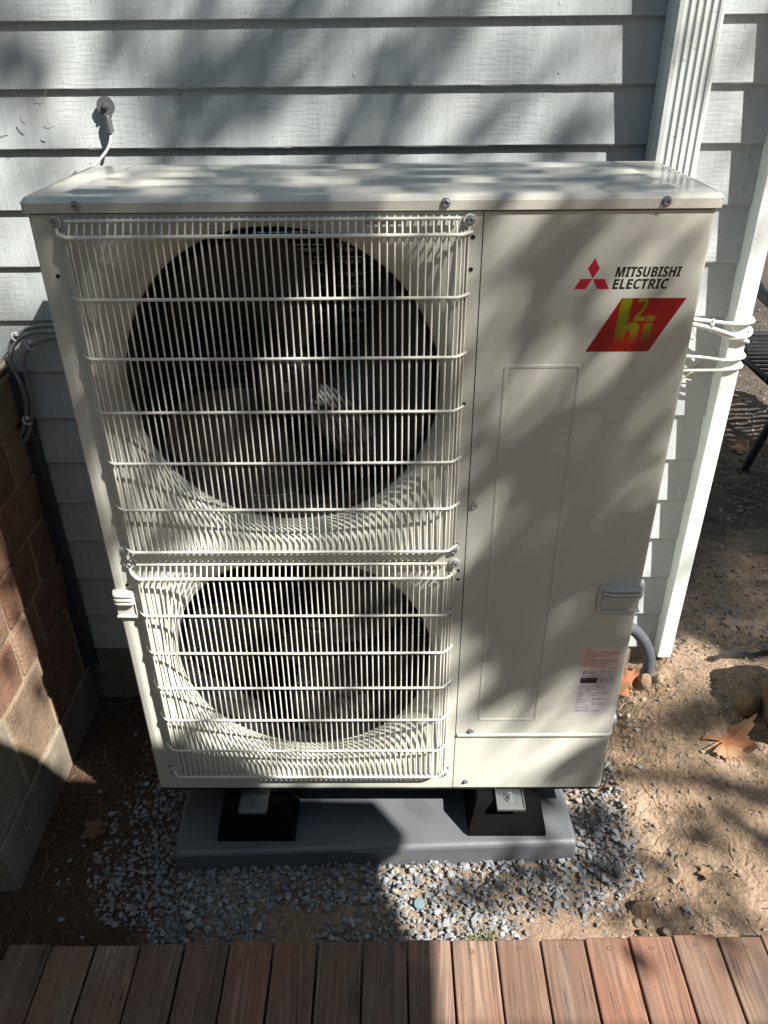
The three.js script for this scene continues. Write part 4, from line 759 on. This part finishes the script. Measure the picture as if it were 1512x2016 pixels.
function leaf(x, z, size, yaw, tilt, s, curl, c1, c2, label, lift = 0.008, y = null) {
  const t = thing('fallen_leaf', label, 'leaf', [x, (y ?? soilH(x, z)) + lift, z]); t.rotation.set(tilt, yaw, tilt * 0.5, 'YXZ'); t.scale.setScalar(size);
  part(t, 'leaf_blade', leafGeo(s, curl, c1, c2), M.leaf);
  part(t, 'leaf_stalk', tube(curve([[0, 0.01, 0], [0.01, 0.05, 0.3], [0.06, 0.02, 0.62]], 10), 0.016, 5), M.stem); return t;
}
const or1 = [0.25, 0.095, 0.036], or2 = [0.24, 0.135, 0.068], br1 = [0.13, 0.065, 0.03], br2 = [0.2, 0.13, 0.08];
leaf(0.895, -0.19, 0.088, -1.25, 0.12, 1, 1.2, or1, or2, 'large curled orange maple leaf on the soil at right');
leaf(0.70, -0.40, 0.058, 0.7, 0.9, 2, 0.8, or1, br1, 'orange leaf propped against the heat pump beside the grey conduit', 0.03);
leaf(1.067, -0.60, 0.042, 0.3, 0.1, 3, 0.7, br2, [0.26, 0.19, 0.14], 'pale brown leaf on the stony ground right of the corner board');
leaf(0.764, 0.124, 0.024, 1.6, 0.2, 4, 0.9, [0.24, 0.16, 0.09], br2, 'small dried tan leaf on the bare soil in front at right');
leaf(-0.72, -0.02, 0.04, 2.2, 0.1, 5, 0.8, [0.12, 0.055, 0.025], br1, 'brown leaf on the dark soil beside the concrete footing', 0.014);
leaf(1.52, -1.745, 0.05, 0.4, 0.5, 6, 0.9, [0.28, 0.2, 0.12], [0.22, 0.08, 0.05], 'tan and red leaf on the dark ground below the black chair', 0.02);
{ // grass tuft at the deck edge
  const out = [];
  for (let i = 0; i < 46; i++) { const x = 0.222 + rr(-0.025, 0.025), z = 0.268 + rr(-0.012, 0.012), a = rr(0, 6.3), l = rr(0.018, 0.045), y = soilH(x, z), q = rr(0.3, 0.9) * l; out.push(tube([V(x, y, z), V(x + Math.cos(a) * q * 0.4, y + l * 0.6, z + Math.sin(a) * q * 0.4), V(x + Math.cos(a) * q, y + l * 0.8, z + Math.sin(a) * q)], t => 0.0012 * (1.1 - t), 4)); }
  single('grass_tuft', out, mat(lin(0.11, 0.14, 0.03), { roughness: 0.7 }), 'small green grass tuft at the deck edge in the gravel', 'grass');
}

// ---------------------------------------------------------------- black metal chair beyond the corner
{
  const ch = thing('patio_chair', 'black metal patio chair standing on dark ground beyond the house corner', 'chair', [1.77, 0, -1.84]);
  const gy = soilH(1.5, -1.6), hs = 0.385;
  ch.position.y = gy; ch.rotation.y = Math.PI;
  const hw = 0.30, hd = 0.27;
  const lg = (x0, z0, x1, z1) => part(ch, 'leg', [tube(curve([[x1, hs - gy, z1], [x1 * 0.94, (hs - gy) * 0.72, z1 * 0.96], [lerp(x1, x0, 0.5), (hs - gy) * 0.35, lerp(z1, z0, 0.5)], [x0, 0.012, z0]], 16), t => 0.021 - 0.006 * t, 10), box(x0 - 0.024, x0 + 0.024, 0, 0.014, z0 - 0.024, z0 + 0.024, 0.004)], M.iron);
  lg(-0.33, 0.25, -hw + 0.12, hd - 0.02); lg(0.33, 0.25, hw - 0.1, hd - 0.02); lg(-0.31, -0.28, -hw + 0.06, -hd); lg(0.31, -0.28, hw - 0.06, -hd);
  const y = hs - gy;
  part(ch, 'seat_frame', tube([V(-hw, y, hd), V(hw, y, hd), V(hw, y, -hd), V(-hw, y, -hd)], 0.015, 8, true), M.iron);
  for (let i = 0; i < 12; i++) { const z = lerp(hd - 0.03, -hd + 0.02, i / 11); part(ch, 'seat_slat', box(-hw, hw, y - 0.002, y + 0.003, z - 0.013, z + 0.013, 0.001), M.iron); }
  part(ch, 'seat_rib', box(-0.03, 0.03, y - 0.008, y - 0.003, -hd, hd, 0.001), M.iron);
  const bk = t => [lerp(-hd, -hd - 0.2, t), lerp(y, y + 0.52, t)];
  part(ch, 'back_frame', tube(curve([[-hw, y, -hd], [-hw, y + 0.26, -hd - 0.1], [-hw + 0.02, y + 0.46, -hd - 0.18], [0, y + 0.56, -hd - 0.21], [hw - 0.02, y + 0.46, -hd - 0.18], [hw, y + 0.26, -hd - 0.1], [hw, y, -hd]], 40), 0.016, 8), M.iron);
  for (let i = 0; i < 10; i++) { const [z, yy] = bk(0.06 + i * 0.09); part(ch, 'back_slat', box(-hw + 0.01, hw - 0.01, yy - 0.013, yy + 0.013, z - 0.003, z + 0.003, 0.001), M.iron); }
  for (const s of [-1, 1]) part(ch, 'armrest', tube(curve([[s * hw, y, hd], [s * (hw - 0.015), y + 0.05, hd + 0.02], [s * (hw - 0.06), y + 0.16, hd + 0.03], [s * (hw - 0.075), y + 0.235, hd - 0.02], [s * (hw - 0.03), y + 0.25, 0], [s * hw, y + 0.25, -hd - 0.08]], 30), t => 0.023 - 0.004 * Math.abs(t - 0.6), 10), M.iron);
}

// ---------------------------------------------------------------- awning above the deck (right behind the viewer) and the tree whose leaves dapple the wall
{
  const aw = thing('patio_awning', 'small tan cloth awning above the deck on two rear posts', 'awning', [1, PIT, 1.77]);
  const O = g => g.translate(-1, -PIT, -1.77);
  const H = 2.02;
  const pt = (u, v) => { const s = (H - v) / 1.88; return [u + 1.42 * s, s]; };     // where the edge stands at height H
  const e = [[-0.546, -0.983], [-0.313, -0.681], [-0.20, -0.44], [-0.005, -0.2], [0.056, -0.025], [-0.1, -0.015], [-0.27, -0.005], [-0.30, 0.07], [-0.34, 0.11], [-0.41, 0.128], [-0.55, 0.14], [-0.72, 0.175], [-0.9, 0.14]].map(q => pt(...q));
  const sh = new THREE.Shape(); sh.moveTo(e[0][0], -1.8); e.forEach(([x, z]) => sh.lineTo(x, -z)); sh.lineTo(0.3, -e[e.length - 1][1]); sh.lineTo(0.3, -1.8); sh.closePath();
  const g = extrude(sh, 0.012, 0.002, 1); g.rotateX(-Math.PI / 2); g.translate(0, H, 0); part(aw, 'awning_cloth', O(boxUV(g)), M.canvas);
  part(aw, 'frame', [O(tube([V(1.62, H - 0.02, 1.2), V(1.7, H - 0.02, 1.78)], 0.015, 8)), O(tube([V(0.45, H - 0.02, 1.08), V(0.34, H - 0.02, 1.78)], 0.015, 8)), O(tube([V(0.32, H - 0.02, 1.77), V(1.7, H - 0.02, 1.77)], 0.015, 8))], M.iron);
  for (const x of [0.36, 1.66]) part(aw, 'post', O(box(x - 0.03, x + 0.03, PIT, H - 0.03, 1.74, 1.8, 0.005)), M.iron);
}
for (const [x0, x1, z0, z1, h, label] of [[-2.6, -1.75, -0.45, 4.2, 2.7, 'dense dark green hedge along the left of the deck'], [-2.6, 3.0, 4.3, 5.1, 3.1, 'dense dark green hedge behind the deck']]) {
  const t = thing('hedge', label, 'hedge', [(x0 + x1) / 2, PIT, (z0 + z1) / 2]), w = x1 - x0, d = z1 - z0;
  part(t, 'stems', box(-w / 2 + 0.15, w / 2 - 0.15, 0, h - 0.2, -d / 2 + 0.15, d / 2 - 0.15, 0.05), M.bark);
  const g = new THREE.ShapeGeometry(poly([[0, -0.5], [0.3, -0.1], [0.25, 0.25], [0, 0.5], [-0.25, 0.25], [-0.3, -0.1]])), n = Math.round((w * d + 2 * h * (w + d)) * 420);
  const im = new THREE.InstancedMesh(g, M.crown, n), m4 = new THREE.Matrix4(), qq = new THREE.Quaternion();
  for (let i = 0; i < n; i++) {
    const f = rnd(), deep = 0.22 * Math.pow(rnd(), 1.5) - 0.04; let x = rr(-w / 2, w / 2), y = rr(0, h), z = rr(-d / 2, d / 2);
    const top = w * d, sx = h * d, sz = h * w, q = f * (top + 2 * sx + 2 * sz);
    if (q < top) y = h - deep; else if (q < top + sx) x = -w / 2 + deep; else if (q < top + 2 * sx) x = w / 2 - deep; else if (q < top + 2 * sx + sz) z = -d / 2 + deep; else z = d / 2 - deep;
    qq.setFromEuler(new THREE.Euler(rr(-1, 1), rr(0, 6.3), rr(-1, 1))); const s = rr(0.05, 0.1); m4.compose(V(x, y, z), qq, V(s, s, s)); im.setMatrixAt(i, m4);
  }
  im.name = 'foliage'; im.userData.kind = 'stuff'; im.castShadow = im.receiveShadow = true; t.add(im);
}
{
  const tr = thing('broadleaf_tree', 'tall broadleaf tree on the right whose leaves dapple the wall', 'tree', [6.2, PIT, 2.3]);
  const D = SUN, mid = V(6.2, PIT, 2.3);
  const O = g => g.translate(-mid.x, -mid.y, -mid.z);
  part(tr, 'trunk', O(tube(curve([[6.2, PIT - 0.2, 2.3], [6.15, 1.5, 2.35], [6.0, 3.4, 2.4], [6.1, 5.0, 2.3], [6.2, 7.2, 2.1]], 30), t => lerp(0.2, 0.03, t), 12)), M.bark);
  for (const l of [[[6.1, 2.6, 2.3], [5.4, 3.9, 2.4], [4.6, 5.0, 2.6], [3.9, 6.1, 2.9]], [[5.95, 4.0, 2.5], [6.4, 5.4, 3.2], [6.7, 6.6, 3.6]], [[5.95, 4.4, 2.4], [5.9, 5.8, 2.2], [5.9, 7.2, 2.0]], [[6.0, 3.4, 2.4], [7.0, 4.8, 2.2], [7.6, 6.0, 2.0]]]) part(tr, 'limb', O(tube(curve(l, 20), t => lerp(0.06, 0.008, t), 8)), M.bark);
  // density of foliage seen along the sunbeam through (u, v) on the plane z = 0
  const ST = [[0.32, 1.27, 0.25, 1.21, 0.035, 1.4], [0.31, 1.15, 0.25, 1.08, 0.03, 0.7], [0.34, 0.99, 0.18, 0.83, 0.03, 0.9], [0.47, 1.02, 0.4, 0.95, 0.035, 0.9], [0.44, 0.92, 0.33, 0.81, 0.045, 1.0], [0.48, 0.83, 0.2, 0.52, 0.06, 1.2], [0.44, 0.72, 0.34, 0.57, 0.05, 1.1], [0.32, 0.44, 0.27, 0.34, 0.04, 0.9], [0.51, 0.63, 0.43, 0.45, 0.06, 1.0], [0.51, 0.11, 0.4, 0.01, 0.03, 0.8], [0.51, 1.12, 0.43, 1.02, 0.04, 0.6], [0.47, 0.47, 0.48, 0.27, 0.05, 0.7],
    [-0.45, 1.32, -0.52, 1.29, 0.05, 1.0], [-0.07, 1.31, -0.16, 1.27, 0.05, 0.8], [-0.5, 1.24, -0.52, 0.98, 0.05, 0.9], [-0.32, 1.26, -0.38, 1.19, 0.06, 0.6], [-0.14, 1.22, -0.26, 1.13, 0.05, 0.4],
    [0.57, 2.49, 0.36, 2.38, 0.04, 1.0], [0.52, 2.4, 0.44, 2.29, 0.03, 1.2], [0.4, 2.4, 0.32, 2.28, 0.03, 0.8], [0.01, 2.46, 0.01, 2.4, 0.05, 2.2], [0.7, 2.47, 0.66, 2.43, 0.03, 0.7], [0.82, 2.46, 0.74, 2.39, 0.03, 0.9], [1.14, 2.32, 1.06, 2.28, 0.03, 0.8], [0.97, 2.28, 0.89, 2.26, 0.02, 0.5], [0.28, 2.49, 0.2, 2.39, 0.03, 0.4],
    [1.37, 0.56, 1.13, 0.38, 0.05, 1.2], [0.62, -0.08, 0.44, -0.34, 0.05, 0.6], [0.29, -0.55, 0.49, -0.57, 0.05, 0.5], [0.31, -0.34, -0.01, -0.48, 0.05, 0.6]];
  const tau = (u, v) => {
    let t = 0;
    for (const [ax, ay, bx, by, w, a] of ST) { const dx = bx - ax, dy = by - ay, l2 = dx * dx + dy * dy, k = l2 ? clamp(((u - ax) * dx + (v - ay) * dy) / l2) : 0, d2 = (u - ax - dx * k) ** 2 + (v - ay - dy * k) ** 2; t += 1.1 * a * Math.exp(-d2 / (w * w)); }
    // general shade on the right of the unit, sun flecks elsewhere
    t += 0.12 * sst(u, 0.12, 0.3) * sst(u, 0.62, 0.5) * sst(v, 1.45, 1.1) * sst(v, -0.1, 0.1);
    t += 0.22 * sst(v, 0.75, 1.15) * sst(v, 1.55, 1.3) * sst(u, 0.2, -0.25);
    t += 0.4 * sst(v, 1.34, 1.42) * sst(v, 2.05, 1.9) * sst(u, 1.1, 0.9);
    t += 0.3 * sst(v, 0.55, 0.8) * sst(v, 1.5, 1.35) * sst(u, -0.6, -0.5) * sst(u, 0.62, 0.5);
    const known = u > -1.1 && u < 1.7 && v > -1.25 && v < 2.6;
    const c = Math.cos(0.8), s = Math.sin(0.8), p = u * c + v * s, q = -u * s + v * c;
    const n = fbm((p + 40) / 80, (q + 40) / 80, 80, 240, 3, 801), fs = fbm((p + 40) / 80, (q + 40) / 80, 200, 1150, 2, 811);
    t += 1.05 * (v < 1.4 ? sst(v, 1.22, 1.0) * 0.75 + 0.25 : 1) * sst(fs, 0.53, 0.7) * (u > 0.1 && u < 0.58 && v > 0 && v < 1.4 ? 1 : v > 2.05 ? 0.25 : u > 1.05 && v > 0.75 ? 0.04 : v > 1.4 && u < 0.9 ? 0.6 : u < 0.1 && v > 0.8 && v < 1.4 ? 0.35 : 0.12);
    if (v > 2.05) t += 0.08;
    t += known ? 0.4 * sst(n, 0.48, 0.7) * sst(v, -0.75, -0.3) * (u < 0.1 && v < 0.8 ? 0.3 : v > 2.05 ? 0.25 : u > 0.62 && v > 0.55 ? 0.12 : u < 0.58 && v > 0.3 && v < 1.4 ? 0.25 : 0.4) : 2.2 * sst(n, 0.4, 0.68);
    if (u > 1.7 && v > 0.8 && v < 4) t += 0.9;
    if (v < -1.02) t += 2.6;
    if (u > 0.8 && v < -0.2) t += 1.4;
    return t;
  };
  const lf = new THREE.ShapeGeometry(poly([[0, -0.5], [0.16, -0.3], [0.42, -0.22], [0.26, 0.05], [0.3, 0.3], [0, 0.55], [-0.3, 0.3], [-0.26, 0.05], [-0.42, -0.22], [-0.16, -0.3]]));
  const P = [], cell = 0.04, area = 0.36 * 0.052 * 0.052 * 0.72;
  for (let u = -2.6; u < 4.2; u += cell) for (let v = -2.2; v < 4.4; v += cell) {
    const n = tau(u + cell / 2, v + cell / 2) * cell * cell / area; let k = Math.floor(n) + (rnd() < n % 1 ? 1 : 0);
    while (k--) { const s = rr(4.9, 7.2); P.push([u + rr(0, cell) + D.x * s, v + rr(0, cell) + D.y * s, D.z * s]); }
  }
  const im = new THREE.InstancedMesh(lf, M.crown, P.length), m4 = new THREE.Matrix4(), qq = new THREE.Quaternion();
  P.forEach(([x, y, z], i) => { qq.setFromEuler(new THREE.Euler(rr(-0.9, 0.9) - 0.6, rr(0, 6.3), rr(-0.7, 0.7))); const s = rr(0.038, 0.066); m4.compose(V(x - mid.x, y - mid.y, z - mid.z), qq, V(s, s, s)); im.setMatrixAt(i, m4); });
  im.name = 'crown'; im.castShadow = im.receiveShadow = true; tag(im, null, null, null, 'stuff'); tr.add(im);
  console.log('leaves', P.length);
}
renderer.render(scene, camera);
